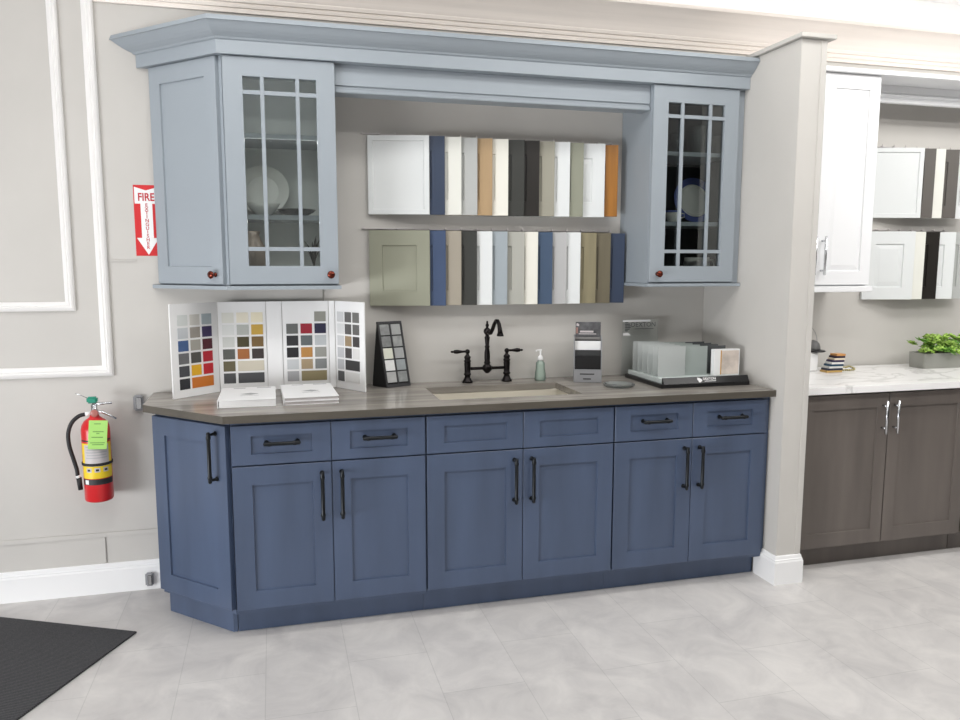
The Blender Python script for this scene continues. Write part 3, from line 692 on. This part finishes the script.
# closed triangular side
mb = MB(); a, b_, c_ = F0-w*0.0, B0, AP
mb.add([F0+ed*0.003, B0+ed*0.003, AP+ed*0.003, F0+ed*0.001, B0+ed*0.001, AP+ed*0.001], [(0,1,2),(3,5,4),(0,3,4,1),(1,4,5,2),(2,5,3,0)])
mb.build('side', M_BLACK, E_)
tcol = [(150,152,152),(172,174,173),(140,142,142),(162,164,163),(226,228,214),(170,172,172),(236,237,236),(158,164,166),(186,187,186),(150,153,153)]
k = 0
cwid = (WE-0.016-0.006)/2; rh = (HE-0.03)/5
for i in range(5):
    for j in range(2):
        x0 = 0.010 + j*(cwid+0.006); z1 = HE-0.014-i*rh
        MB(M).box(x0, x0+cwid-0.004, z1-rh+0.006, z1, 0.0003, 0.0045, 0.0008).build('sample_tile', mat('tile_%d' % k, tcol[k], 0.15, vary=0.08 if k in (0,2,3,9) else 0.02, scale=(40,40,40)), E_); k += 1

# ---------------------------------------------------------------- brochure / card holder
H = thing('card_holder', 'grey countertop card holder with dark header between the soap bottle and the tray', 'card holder', (0.473, -0.16, 0.914))
HM = Matrix.Translation((0.472, -0.205, 0)) @ Matrix.Rotation(math.radians(-20), 4, 'Z')
hx0, hx1 = -0.068, 0.068
mb = MB(HM).box(hx0, hx1, -0.01, 0.0, 0.9145, 0.978, 0.001).box(hx0, hx1, 0.071, 0.081, 0.9145, 1.142, 0.001).box(hx0+0.004, hx1-0.004, 0.0, 0.071, 0.9145, 0.92)
for x in (hx0, hx1-0.004):
    mb.prism([(0.0,0.9145),(0.071,0.9145),(0.071,1.14),(0.045,1.14),(0.0,1.118)], 0, 0.004, M=frame_mtx((x,0,0),(0,1,0),(0,0,1),(1,0,0)))
mb.build('box', M_GPLAS, H)
hd = MB(HM).box(hx0+0.008, hx1-0.004, 0.0575, 0.0595, 1.08, 1.207).build('header_card', mat('header_print', (84,84,86), 0.4, vary=0.25, scale=(30,30,30)), H)
MB(HM).box(hx0+0.030, hx1-0.040, 0.0565, 0.057, 1.155, 1.164).build('title_print', M_LGREY, hd)
MB(HM).box(hx0+0.024, hx1-0.026, 0.0565, 0.057, 1.146, 1.150).build('subtitle_print', M_LGREY, hd)
MB(HM).prism([(hx0+0.012,1.188),(hx0+0.024,1.186),(hx0+0.026,1.194),(hx0+0.018,1.201),(hx0+0.012,1.200)], 0, 0.0005, M=frame_mtx((0,0.0565,0),(1,0,0),(0,0,1),(0,-1,0))).build('logo', M_LGREY, hd)
MB(HM).box(hx0+0.010, hx0+0.020, 0.0565, 0.057, 1.15, 1.18).build('side_print', mat('dusty_pink_print', (150,116,108), 0.5), hd)
for a, z in ((0.030, 0.953), (0.046, 0.929)): MB(HM).box(hx0+a, hx1-a-0.006, -0.0108, -0.0103, z, z+0.0055).build('front_print', M_PDARK, H)
GC = 'sample cards in the grey holder'
def card(y, z1, m, label, z0=0.921):
    o = single(MB().box(hx0+0.005, hx1-0.005, y-0.006, y, 0.0, z1-z0, 0.0008), 'sample_card', m, label, 'card', (0,0,0), GC)
    o.matrix_world = HM @ Matrix.Translation((0, 0, z0))
card(0.045, 1.134, mat('mid_grey_card', (126,124,122), 0.4), 'mid grey card at the back of the grey holder')
card(0.035, 1.122, M_BLACK, 'black card behind the white card in the grey holder')
card(0.027, 1.116, M_PAPER, 'white card in the middle of the grey holder')
card(0.019, 1.072, mat('charcoal_card', (58,59,60), 0.35), 'charcoal card just in front of the white card')
card(0.010, 1.044, M_BLACK, 'black card at the front of the grey holder')

# clear dish on counter
mb = MB(Matrix.Translation((0.565, -0.365, 0.9143))).lathe([(0.0,0.0),(0.066,0.0),(0.074,0.008),(0.076,0.013),(0.073,0.013),(0.065,0.004),(0.0,0.003)], 36)
single(mb, 'glass_dish', glass_mat('dish_glass', (236, 240, 240), 1.45, 1.0, 0.05, 0.35, (214, 218, 216)), 'round shallow clear glass dish on the counter by the black tray', 'dish', (0.565, -0.365, 0.9143))

# ---------------------------------------------------------------- glass sample tray
TR = thing('sample_tray', 'black sample tray with white logo on its front, by the partition wall', 'tray', (0.96, -0.28, 0.914))
tx0, tx1, ty0, ty1 = 0.727, 1.196, -0.482, -0.095
mb = MB(); z0 = 0.9145
mb.rings([[(tx0,ty0,z0),(tx1,ty0,z0),(tx1,ty1,z0),(tx0,ty1,z0)], [(tx0,ty0,z0+0.012),(tx1,ty0,z0+0.012),(tx1,ty1,z0+0.012),(tx0,ty1,z0+0.012)],
          [(tx0+0.012,ty0+0.022,z0+0.046),(tx1-0.008,ty0+0.022,z0+0.046),(tx1-0.004,ty0+0.03,z0+0.046),(tx0+0.012,ty0+0.03,z0+0.046)]] if False else
         [[(tx0,ty0,z0),(tx1,ty0,z0),(tx1,ty1,z0),(tx0,ty1,z0)], [(tx0,ty0,z0+0.018),(tx1,ty0,z0+0.018),(tx1,ty1,z0+0.018),(tx0,ty1,z0+0.018)]])
mb.build('base', M_BLACK, TR)
fl = MB(frame_mtx((tx0+0.012,0,0),(0,1,0),(0,0,1),(1,0,0))).prism([(ty0,z0+0.0183),(ty0+0.016,z0+0.046),(ty0+0.022,z0+0.046),(ty0+0.022,z0+0.0183)], 0, tx1-tx0-0.014).build('front_lip', M_BLACK, TR)
up = Vector((0, 0.016, 0.0277)).normalized(); nn = Vector((1,0,0)).cross(up)
LM = frame_mtx(Vector((0.965, ty0+0.008, z0+0.0325))+nn*0.0004, (1,0,0), up, nn)
lt = MB(LM); lt.text('DEXTON', 0.0165, Matrix.Translation((0.018, 0.004, 0)), bold=0.02).box(-0.01, 0.05, -0.0085, -0.006, 0, 0.0003)
dl = [(-0.045,-0.010),(-0.040,-0.010)]
lt.prism([(-0.046,0.012),(-0.034,0.010),(-0.022,0.002),(-0.022,-0.004),(-0.032,-0.012),(-0.042,-0.012),(-0.042,-0.004),(-0.046,0.0)], 0, 0.0003)
lt.build('logo', M_PAPER, fl)
MB().box(tx0+0.014, tx1-0.006, ty0+0.024, ty1-0.004, z0+0.0183, z0+0.040, 0.001).build('slotted_insert', mat('translucent_white_plastic', (214,222,220), 0.25), TR)
TZ = z0+0.0403
GS = 'glass sample squares in the black tray'
words = ['rearmost', 'second', 'third', 'fourth', 'fifth', 'frontmost']
for i in range(6):
    y = -0.125-0.053*i
    single(MB().box(0.752, 0.898, y-0.004, y, TZ, TZ+0.147, 0.001), 'glass_sample', M_FROST, '%s%s pale green frosted glass square in the left tray column' % (words[i], '' if i in (0, 5) else ' from the back,'), 'glass sample', (0.825, y, TZ), GS)
for i in range(4):
    y = -0.16-0.07*i
    single(MB().box(0.909, 1.028, y-0.004, y, TZ, TZ+0.142-0.0*i, 0.001), 'glass_sample', M_CLEARG, '%s%s clear glass square in the middle tray column' % (['rearmost','second','third','frontmost'][i], '' if i in (0, 3) else ' from the back,'), 'glass sample', (0.97, y, TZ), GS)
for i in range(4):
    y = -0.14-0.065*i
    single(MB().box(1.037, 1.150, y-0.004, y, TZ, TZ+0.138, 0.001), 'glass_sample', M_SMOKE, '%s%s smoked dark glass square behind the marbled card' % (['rearmost','second','third','nearest'][i], '' if i in (0, 3) else ' from the back,'), 'glass sample', (1.09, y, TZ), GS)
cd = thing('marbled_sample', 'white framed card with peach and grey marbled print at the tray front', 'sample', (1.11, -0.385, TZ))
MB().box(1.042, 1.182, -0.414, -0.384, TZ, TZ+0.127, 0.001).build('block', M_PAPER, cd)
MB().box(1.082, 1.176, -0.4152, -0.4143, TZ+0.006, TZ+0.121).build('marbled_print', mat('peach_marble_print', (212,200,190), 0.35, vary=0.10, scale=(16,16,16)), cd)
MB().box(1.076, 1.0815, -0.4152, -0.4143, TZ+0.004, TZ+0.123).build('gold_strip', mat('gold_strip', (206,158,84), 0.35), cd)
# clear acrylic sign
AS = thing('acrylic_sign', 'clear acrylic sign with grey lettering standing behind the glass sample tray', 'sign', (0.82, -0.06, 0.914))
MB().box(0.722, 0.925, -0.062, -0.058, 0.9145, 1.207, 0.001).build('sheet', M_ACRY, AS)
lt = MB(front(0.82, -0.0625, 1.172))
lt.text('DEXTON', 0.034, Matrix.Translation((0.020, 0.008, 0)))
for i, wd in enumerate((0.018, 0.028, 0.032, 0.032, 0.026, 0.016)): lt.box(-0.084, -0.084+wd, 0.018-i*0.0085, 0.0235-i*0.0085, 0, 0.0003)
lt.box(-0.03, 0.078, -0.014, -0.011, 0, 0.0003)
lt.build('lettering', mat('sign_print_grey', (92,94,96), 0.5), AS)
MB(front(0.82, -0.0625, 1.172)).box(-0.097, 0.06, 0.024, 0.034, 0, 0.0003).build('white_edge', M_PAPER, AS)
MB(front(0.82, -0.0625, 1.172)).prism([(-0.094,-0.046),(-0.05,-0.046),(-0.066,-0.032),(-0.094,-0.034)], 0, 0.0003).build('white_edge', M_PAPER, AS)

# ---------------------------------------------------------------- fire sign and extinguisher
G = thing('fire_extinguisher_sign', 'red and white fire extinguisher sign with down arrow beside the angled wall cabinet', 'sign', (-1.535, -0.001, 1.526))
MB().box(-1.586, -1.484, -0.0018, -0.0002, 1.526, 1.832).build('plate', M_SRED, G)
Mf = front(-1.535, -0.0021, 1.526)
wp = MB(Mf)
wp.add([(-0.047,0.298,0),(-0.047,0.226,0),(0.047,0.226,0),(0.047,0.298,0),(0,0.283,0)], [(0,1,2,3,4)])
wp.add([(-0.024,0.226,0),(-0.024,0.078,0),(0.024,0.078,0),(0.024,0.226,0)], [(0,1,2,3)])
wp.add([(-0.045,0.078,0),(0,0.004,0),(0.045,0.078,0)], [(0,1,2)])
wp.build('white_arrow', M_PAPER, G)
tx = MB(Mf); tx.text('FIRE', 0.047, Matrix.Translation((0, 0.253, 0.0003)) @ Matrix.Diagonal((0.80,1.0,1,1)), bold=0.022)
for i, ch in enumerate('EXTINGUISHER'): tx.text(ch, 0.0205, Matrix.Translation((0, 0.219-0.0166*i, 0.0003)), bold=0.018)
tx.build('lettering', mat('sign_letter_red', (188,40,52), 0.5), G)

X = thing('fire_extinguisher', 'red wall-hung fire extinguisher with lime green inspection tag', 'fire extinguisher', (-1.773, -0.095, 0.465))
EX, EY = -1.773, -0.098
T = Matrix.Translation((EX, EY, 0.466)); r0 = 0.0575
MB(T).lathe([(0.0,0.004),(r0-0.01,0.0),(r0-0.003,0.003),(r0,0.01),(r0,0.315),(r0-0.004,0.335),(r0-0.014,0.352),(r0-0.03,0.364),(0.02,0.370),(0.018,0.378),(0.0,0.378)], 36).build('cylinder', M_RED, X)
def sect(z0, z1, m, nm, rr=0.0006, half=72, parent=X, mid=-80):
    return MB(T).lathe([(r0+rr, z0), (r0+rr, z1)], 20, None, math.radians(mid-half), math.radians(mid+half)).build(nm, m, parent)
lb = sect(0.108, 0.262, M_YEL, 'label')
sect(0.162, 0.256, M_LGREY, 'label_text_area', 0.0010, 52, lb)
sect(0.270, 0.276, M_PDARK, 'label_top_band', 0.0010, 70, lb); sect(0.080, 0.105, M_PDARK, 'label_bottom_band', 0.0008, 72, lb)
for i in range(5): sect(0.245-0.012*i, 0.249-0.012*i, M_PGREY, 'text_line', 0.0014, 44 - 5*(i % 2), lb)
for k in range(3): sect(0.136, 0.155, M_LGREY, 'pictogram', 0.0014, 11, lb, -80+(k-1)*34); sect(0.141, 0.150, M_PDARK, 'pictogram_mark', 0.0018, 6, lb, -80+(k-1)*34)
MB(T).lathe([(r0+0.0016,0.083),(r0+0.0016,0.102)], 10, None, math.radians(-136), math.radians(-118)).build('round_mark', M_PAPER, lb)
MB(T).lathe([(r0+0.001,0.163),(r0+0.004,0.164),(r0+0.004,0.174),(r0+0.001,0.175)], 36).build('strap', M_RUBBER, X)
MB().box(EX-0.03, EX+0.03, -0.038, -0.001, 0.60, 0.72, 0.003).build('wall_bracket', M_BLACKH, X)
vz = 0.845
vv = MB(Matrix.Translation((EX, EY, vz))).lathe([(0.018,-0.002),(0.018,0.01),(0.013,0.014),(0.013,0.04),(0.009,0.046),(0.0,0.047)], 18)
vv = vv.build('valve', M_CHROME, X)
MB(Matrix.Translation((EX+0.004, EY-0.013, vz+0.008)) @ Matrix.Rotation(math.radians(90), 4, 'X')).lathe([(0.0,0.0),(0.016,0.0),(0.0165,0.009),(0.013,0.011),(0.0,0.010)], 20).build('gauge', mat('gauge_copper_red', (176,112,104), 0.3), vv)
MB().tube([(EX-0.004,EY-0.006,vz+0.048),(EX+0.03,EY-0.012,vz+0.048),(EX+0.075,EY-0.02,vz+0.052)], [0.006,0.006,0.0045], 8).tube([(EX,EY-0.012,vz+0.02),(EX+0.035,EY-0.016,vz+0.012),(EX+0.09,EY-0.024,vz-0.018)], [0.006,0.006,0.004], 8).build('lever', M_CHROME, vv)
MB().box(EX-0.026, EX+0.016, EY-0.016, EY+0.012, vz+0.05, vz+0.078, 0.006).build('seal_block', M_TEAL, vv)
MB().tube([(EX-0.02,EY,vz+0.07),(EX-0.05,EY-0.004,vz+0.088),(EX-0.068,EY-0.006,vz+0.096)], 0.0015, 6).build('pull_pin', M_CHROME, vv)
hs = [(EX-0.012,EY-0.004,vz+0.006),(EX-0.035,EY-0.008,vz+0.004),(EX-0.06,EY-0.012,vz-0.003),(EX-0.088,EY-0.014,vz-0.03),(EX-0.104,EY-0.014,vz-0.075),(EX-0.103,EY-0.014,vz-0.13),(EX-0.09,EY-0.014,vz-0.19),(EX-0.080,EY-0.014,vz-0.235),(EX-0.078,EY-0.014,vz-0.262)]
# smooth the hose path
def smooth(pts, n=6):
    P = [Vector(p) for p in pts]; out = []
    for i in range(len(P)-1):
        p0, p1, p2, p3 = P[max(i-1,0)], P[i], P[i+1], P[min(i+2, len(P)-1)]
        for k in range(n):
            t = k/n; out.append(0.5*((2*p1)+(p2-p0)*t+(2*p0-5*p1+4*p2-p3)*t*t+(3*p1-p0-3*p2+p3)*t**3))
    return out+[P[-1]]
ho = MB().tube(smooth(hs[1:]), 0.0085, 12).build('hose', M_RUBBER, X)
MB().tube([hs[0], hs[1]], 0.009, 12).build('hose_fitting', M_PAPER, ho)
MB().tube([hs[-1], (EX-0.074,EY-0.014,vz-0.272)], 0.0095, 12).build('nozzle_collar', M_PAPER, ho)
MB().tube([(EX-0.074,EY-0.014,vz-0.2725),(EX-0.070,EY-0.014,vz-0.325)], [0.011,0.010], 12).build('nozzle', M_RUBBER, ho)
Mt = Matrix.Translation((EX+0.022, EY-0.066, 0.768)) @ Matrix.Rotation(math.radians(10), 4, 'Z') @ Matrix.Rotation(math.radians(5), 4, 'Y') 
tg = MB(Mt).box(-0.036, 0.036, -0.0008, 0.0008, -0.062, 0.062).build('inspection_tag', M_TAG, X)
for z, a, b_ in ((0.046,-0.016,0.010),(0.012,-0.02,0.022),(0.004,-0.006,0.006),(-0.012,-0.024,0.02),(-0.036,-0.028,0.028),(-0.044,-0.02,0.024)): MB(Mt).box(a, b_, -0.0012, -0.0009, z, z+0.003).build('tag_print', mat('tag_ink_green', (96,150,72), 0.6), tg)

# grey wall fittings
for (x0, x1, z0, z1, yo, lb) in ((-1.630,-1.588,0.838,0.908,0.0003,'small grey plastic wall box at the left end of the countertop'), (-1.618,-1.583,0.022,0.084,0.0155,'small grey plastic box on the baseboard beside the angled base cabinet')):
    b = thing('wall_box', lb, 'wall box', ((x0+x1)/2, -yo, z0), 'grey wall boxes')
    MB().box(x0, x1, -yo-0.022, -yo-0.0003, z0, z1, 0.006).build('housing', M_GPLAS, b)
    MB().box(x0+0.012, x1-0.006, -yo-0.026, -yo-0.0222, z0+0.008, z1-0.008, 0.002).build('cover', M_CHROME, b)

# ---------------------------------------------------------------- floor mat
mt = MB().box(-1.4, 0.0, -1.9, 0.0, 0.0005, 0.008, 0.002)
o = tag(mt.build('door_mat', rib_mat('charcoal_carpet', (62,62,64), 0)), 'dark charcoal ribbed floor mat on the grey tiles at lower left', 'mat')
o.location = (-1.589, -0.458, 0); o.rotation_euler = (0, 0, math.radians(-26.5))

# ---------------------------------------------------------------- the white and grey display beyond the partition
def grey_base(x0, xm, x1, label):
    r = thing('grey_base_cabinet', label, 'cabinet', ((x0+x1)/2, -0.3, 0), 'grey-brown base cabinets')
    MB().box(x0, x1, -0.60, -0.003, 0.1, 0.8795).build('body', M_GBASE, r)
    MB().box(x0, x1, -0.55, -0.02, 0.0, 0.0995).build('toe_kick', M_GBASE, r)
    for k, (a, b) in enumerate(((x0+0.003, xm-0.003), (xm+0.003, x1-0.004))):
        d = MB(front(a, -0.6003, 0.113)).shaker(b-a, 0.755, 0.065, 0.07, 0.0197, 0.007).build('door', M_GBASE, r)
        hx = b-0.036 if k == 0 else a+0.026
        mb = MB(front(hx, -0.6203, 0.752))
        for s_ in (-0.055, 0.055): mb.lathe([(0.005,0),(0.005,0.028)], 10, Matrix.Translation((0, s_, 0)))
        mb.lathe([(0.0,-0.083),(0.0062,-0.082),(0.0062,0.082),(0.0,0.083)], 12, Matrix.Translation((0,0,0.03)) @ Matrix.Rotation(-math.pi/2, 4, 'X'))
        mb.build('handle', M_CHROME, d)
grey_base(1.392, 1.893, 2.386, 'grey-brown two-door base cabinet with chrome pulls just right of the partition')
grey_base(2.392, 2.89, 3.38, 'grey-brown base cabinet at the right edge of the picture')
single(MB().box(1.3705, 3.40, -0.65, -0.0155, 0.880, 0.914, 0.002), 'marble_countertop', M_MARBLE, 'white veined marble countertop beyond the partition wall', 'countertop', (2.3, -0.3, 0.88))
# white wall cabinet
r = thing('white_wall_cabinet', 'tall white wall cabinet with two chrome pulls beyond the partition', 'cabinet', (1.68, -0.15, 1.38), None)
MB().box(1.372, 1.992, -0.305, -0.003, 1.381, 2.4355).build('body', M_UWHITE, r)
MB().box(1.372, 2.006, -0.338, -0.003, 1.350, 1.3805, 0.003).build('bottom_rail', M_UWHITE, r)
for a, b, hx in ((1.374, 1.657, 1.632), (1.661, 1.990, 1.690)):
    d = MB(front(a, -0.3053, 1.388)).shaker(b-a, 1.046, 0.062, 0.07, 0.0197, 0.007, 0.03).build('door', M_UWHITE, r)
    mb = MB(front(hx, -0.3253, 1.535))
    for s_ in (-0.075, 0.075): mb.lathe([(0.005,0),(0.005,0.028)], 10, Matrix.Translation((0, s_, 0)))
    mb.lathe([(0.0,-0.098),(0.0062,-0.097),(0.0062,0.097),(0.0,0.098)], 12, Matrix.Translation((0,0,0.03)) @ Matrix.Rotation(-math.pi/2, 4, 'X'))
    mb.build('handle', M_CHROME, d)
mb = MB().box(1.372, 3.40, -0.352, -0.003, 2.4365, 2.458, 0.003)
single(mb, 'crown_moulding', M_UWHITE, 'white flat crown board over the white wall cabinet', 'moulding', (2.4, -0.15, 2.4365))
mb = xprofile([(0.150,2.436),(0.166,2.436),(0.166,2.402),(0.160,2.396),(0.168,2.390),(0.170,2.380),(0.164,2.374),(0.172,2.366),(0.172,2.350),(0.168,2.346),(0.150,2.346)], 1.994, 3.40)
single(mb, 'valance', M_UWHITE, 'white stepped valance right of the white wall cabinet', 'moulding', (2.7, -0.16, 2.346))
# sample boards beyond the partition
board_row([2.518,2.598,2.664,2.761,2.86], 1.752, 2.137, [('white',2,0),('graphite',0,0.001),('soft white',0,0.001),('graphite',0,0.001),('white',0,0.001)], 'the upper row past the partition', 'door samples in the upper right row')
board_row([2.497,2.567,2.665,2.779,2.88], 1.294, 1.677, [('white',1,0),('soft white',0,0.001),('black',0,0.001),('white',1,0.001),('pale grey',0,0.001)], 'the lower row past the partition', 'door samples in the lower right row')
rail(1.683, 2.205, 2.80, 'thin grey rail with hooks over the lower right row of samples'); rail(2.142, 2.205, 2.80, 'thin grey rail with hooks over the upper right row of samples')
# planter
PL = thing('planter', 'grey rectangular planter of bright green leafy plants on the marble countertop', 'planter', (2.66, -0.17, 0.914))
px0, px1, py0, py1, pz = 2.476, 2.90, -0.235, -0.115, 0.9145
MB().rings([rr(px0+0.004, px1-0.004, py0+0.004, py1-0.004, pz, 0.012), rr(px0, px1, py0, py1, pz+0.085, 0.014), rr(px0+0.006, px1-0.006, py0+0.006, py1-0.006, pz+0.085, 0.01), rr(px0+0.008, px1-0.008, py0+0.008, py1-0.008, pz+0.07, 0.01)]).build('trough', mat('grey_stoneware', (152,152,146), 0.6, vary=0.03), PL)
random.seed(11)
lv = [MB(), MB()]
for i in range(64):
    cx = px0+0.0+(px1-px0)*random.random(); cy = py0+0.01+(py1-py0-0.02)*random.random(); cz = pz+0.095+0.085*random.random()*(1-abs((cx-2.67)/0.5)**2)
    if i < 10: cx = px0-0.015+0.045*i; cy = py0-0.006; cz = pz+0.085+0.04*random.random()
    R = 0.026+0.014*random.random(); tilt = Matrix.Rotation(random.uniform(-0.6,0.6), 4, 'X') @ Matrix.Rotation(random.uniform(-0.6,0.6), 4, 'Y')
    B_ = Matrix.Translation((cx, cy, cz)) @ tilt; m_ = lv[0] if random.random() < 0.62 else lv[1]
    for ring, (n, rad, up_) in enumerate(((6, 1.0, 0.15), (5, 0.75, 0.55), (3, 0.4, 0.9))):
        for k in range(n):
            a = 2*math.pi*k/n + ring*0.5; d_ = Vector((math.cos(a), math.sin(a), up_)).normalized(); s_ = Vector((-math.sin(a), math.cos(a), 0)); n_ = d_.cross(s_)
            L_ = R*rad; v = [Vector((0,0,0)), d_*L_*0.5+s_*L_*0.34, d_*L_*0.9+s_*L_*0.24, d_*L_*1.05, d_*L_*0.9-s_*L_*0.24, d_*L_*0.5-s_*L_*0.34, d_*L_*0.6-n_*L_*0.14]
            m_.add(v, [(0,1,6),(1,2,6),(2,3,6),(3,4,6),(4,5,6),(5,0,6),(0,5,4,3,2,1)], True, B_)
lv[0].build('bright_foliage', mat('bright_green_leaf', (170,208,96), 0.5, vary=0.12, scale=(30,30,30)), PL)
lv[1].build('dark_foliage', mat('mid_green_leaf', (112,166,62), 0.5, vary=0.15, scale=(30,30,30)), PL)
# small things half hidden behind the partition
mb = MB().box(1.70, 1.838, -0.165, -0.08, 0.9145, 1.018, 0.006)
single(mb, 'stand_block', M_PAPER, 'cream white block stand beside the partition on the marble', 'stand', (1.77, -0.12, 0.9145))
dm = thing('sample_dome', 'dark grey half-dome on the cream block beside the partition', 'ornament', (1.83, -0.125, 1.0185))
MB(Matrix.Translation((1.838, -0.125, 1.0185))).lathe([(0.0,0.0),(0.055,0.0),(0.06,0.004),(0.055,0.009),(0.0,0.009)], 28).build('base', M_BLACK, dm)
MB(Matrix.Translation((1.828, -0.125, 1.0278))).lathe([(0.0,0.0),(0.04,0.0),(0.0395,0.018),(0.034,0.036),(0.022,0.05),(0.0,0.056)], 24).build('dome', mat('dome_grey', (112,112,112), 0.5), dm)
hp = [(1.822+0.1*math.cos(t*math.pi/24), -0.04, 1.062+0.1*math.sin(t*math.pi/24)) for t in range(0, 49)]
hb = MB().tube(hp, 0.0016, 6).tube([(1.822,-0.04,0.9155),(1.822,-0.04,0.963)], 0.0016, 6).tube([(1.79,-0.04,0.9162),(1.852,-0.04,0.9162)], 0.0016, 6)
single(hb, 'wire_hoop', M_GPLAS, 'thin grey wire hoop standing behind the dark dome', 'hoop', (1.822, -0.04, 0.9145))
cols = [(196,160,96),(40,44,64),(226,224,220),(36,70,96),(232,230,226),(60,52,84),(226,212,190),(52,40,58),(206,150,90)]
Z = 0.9145
for i, c in enumerate(cols):
    sx = 1.845+0.0075*i
    nm = ['sandy','ink-blue','off-white','teal-blue','chalk-white','purple','cream','plum','orange-tan'][i]
    single(MB().box(sx, sx+0.1-0.0055*i, -0.225, -0.17, Z, Z+0.0106, 0.001), 'sample_chip', mat('chip_%d' % i, c, 0.4), '%s chip %s the small striped stack by the partition' % (nm, 'at the bottom of' if i == 0 else 'on top of' if i == len(cols)-1 else 'within'), 'sample chip', (sx+0.04, -0.2, Z), 'stacked sample chips')
    Z += 0.011
ch = MB()
pts = smooth([(1.965,-0.17,0.919),(1.99,-0.15,0.935),(2.02,-0.16,0.928),(2.05,-0.15,0.932),(2.07,-0.165,0.922),(2.05,-0.185,0.918),(2.01,-0.19,0.918),(1.975,-0.185,0.918)], 6)
for i, p in enumerate(pts):
    if i % 2 == 0: ch.lathe([(0.0,-0.006),(0.0055,-0.003),(0.0065,0),(0.0055,0.003),(0.0,0.006)], 8, Matrix.Translation(p+Vector((0,0,0.0015))))
ch.tube(pts, 0.002, 6)
single(ch, 'bead_chain', mat('olive_brass', (168,158,112), 0.35, metal=0.3), 'loose olive bead chain on the marble beside the striped chips', 'chain', (2.0, -0.17, 0.9145))

# ---------------------------------------------------------------- lights
def area(x, y, e, sx=1.2, sy=0.6, col=(1.0, 0.985, 0.96), z=CZ-0.02, rot=(0,0,0), name='ceiling_lamp'):
    l = bpy.data.lights.new(name, 'AREA'); l.shape = 'RECTANGLE'; l.size = sx; l.size_y = sy; l.energy = e; l.color = col
    o = bpy.data.objects.new(name, l); C.objects.link(o); o.location = (x, y, z); o.rotation_euler = rot
    return o
for x, e in ((-2.9, 1.5), (-1.1, 8), (0.7, 9), (2.5, 18), (4.2, 14)):
    area(x, -1.15, e*0.9, 1.25, 0.25, rot=(math.radians(24), 0, 0), z=CZ-0.08)
for x, e in ((-3.4, 5), (-1.4, 15), (0.6, 19), (2.6, 25), (4.4, 16)): area(x, -2.25, e, 1.2, 0.3)
area(-2.9, -6.5, 9, 0.8, 0.8); area(1.0, -6.5, 9, 0.8, 0.8)  # added unseen lamps, lighting the front wall that the left glass mirrors
# daylight through the glazed entrance on the left
area(-4.44, -3.0, 150, 0.8, 2.8, (0.95, 0.97, 1.0), 0.45, (0, -math.pi/2, 0), 'entrance_daylight')
# added fill lights, one per compartment, brightening the pale-lined glass cabinet
for z in (2.295, 2.0, 1.668): area(-0.96, -0.27, 0.22, 0.36, 0.012, (1.0, 0.99, 0.96), z, (math.radians(-28), 0, 0), 'cabinet_fill_light')
# added fill light hidden on the cornice, brightening the wall band and ceiling
area(1.9, -0.07, 2.2, 7.0, 0.06, (1.0, 0.98, 0.95), 2.775, (math.pi, 0, 0), 'cornice_fill_light')
w = bpy.data.worlds.new('World'); S.world = w; w.use_nodes = True
w.node_tree.nodes['Background'].inputs[0].default_value = (0.9, 0.95, 1.0, 1); w.node_tree.nodes['Background'].inputs[1].default_value = 0.3

# ---------------------------------------------------------------- camera
f, pitch, yaw, roll = 766.484, math.radians(-7.0993), math.radians(15.0531), math.radians(0.0551)
Fw = Vector((math.sin(yaw)*math.cos(pitch), math.cos(yaw)*math.cos(pitch), math.sin(pitch)))
Rt = Vector((math.cos(yaw), -math.sin(yaw), 0)); Up = Rt.cross(Fw)
R_ = Rt*math.cos(roll)+Up*math.sin(roll); U_ = -Rt*math.sin(roll)+Up*math.cos(roll)
cam = bpy.data.cameras.new('camera'); co = bpy.data.objects.new('camera', cam); C.objects.link(co)
co.matrix_world = frame_mtx((-1.01052, -3.67694, 1.48932), R_, U_, -Fw)
cam.sensor_fit = 'HORIZONTAL'; cam.sensor_width = 36.0; cam.lens = f/960*36.0
cam.clip_start = 0.02
S.camera = co
vs = S.view_settings; vs.view_transform = 'Standard'; vs.look = 'None'; vs.gamma = 1.0; vs.use_curve_mapping = False; vs.exposure = 0.0
S.display_settings.display_device = 'sRGB'
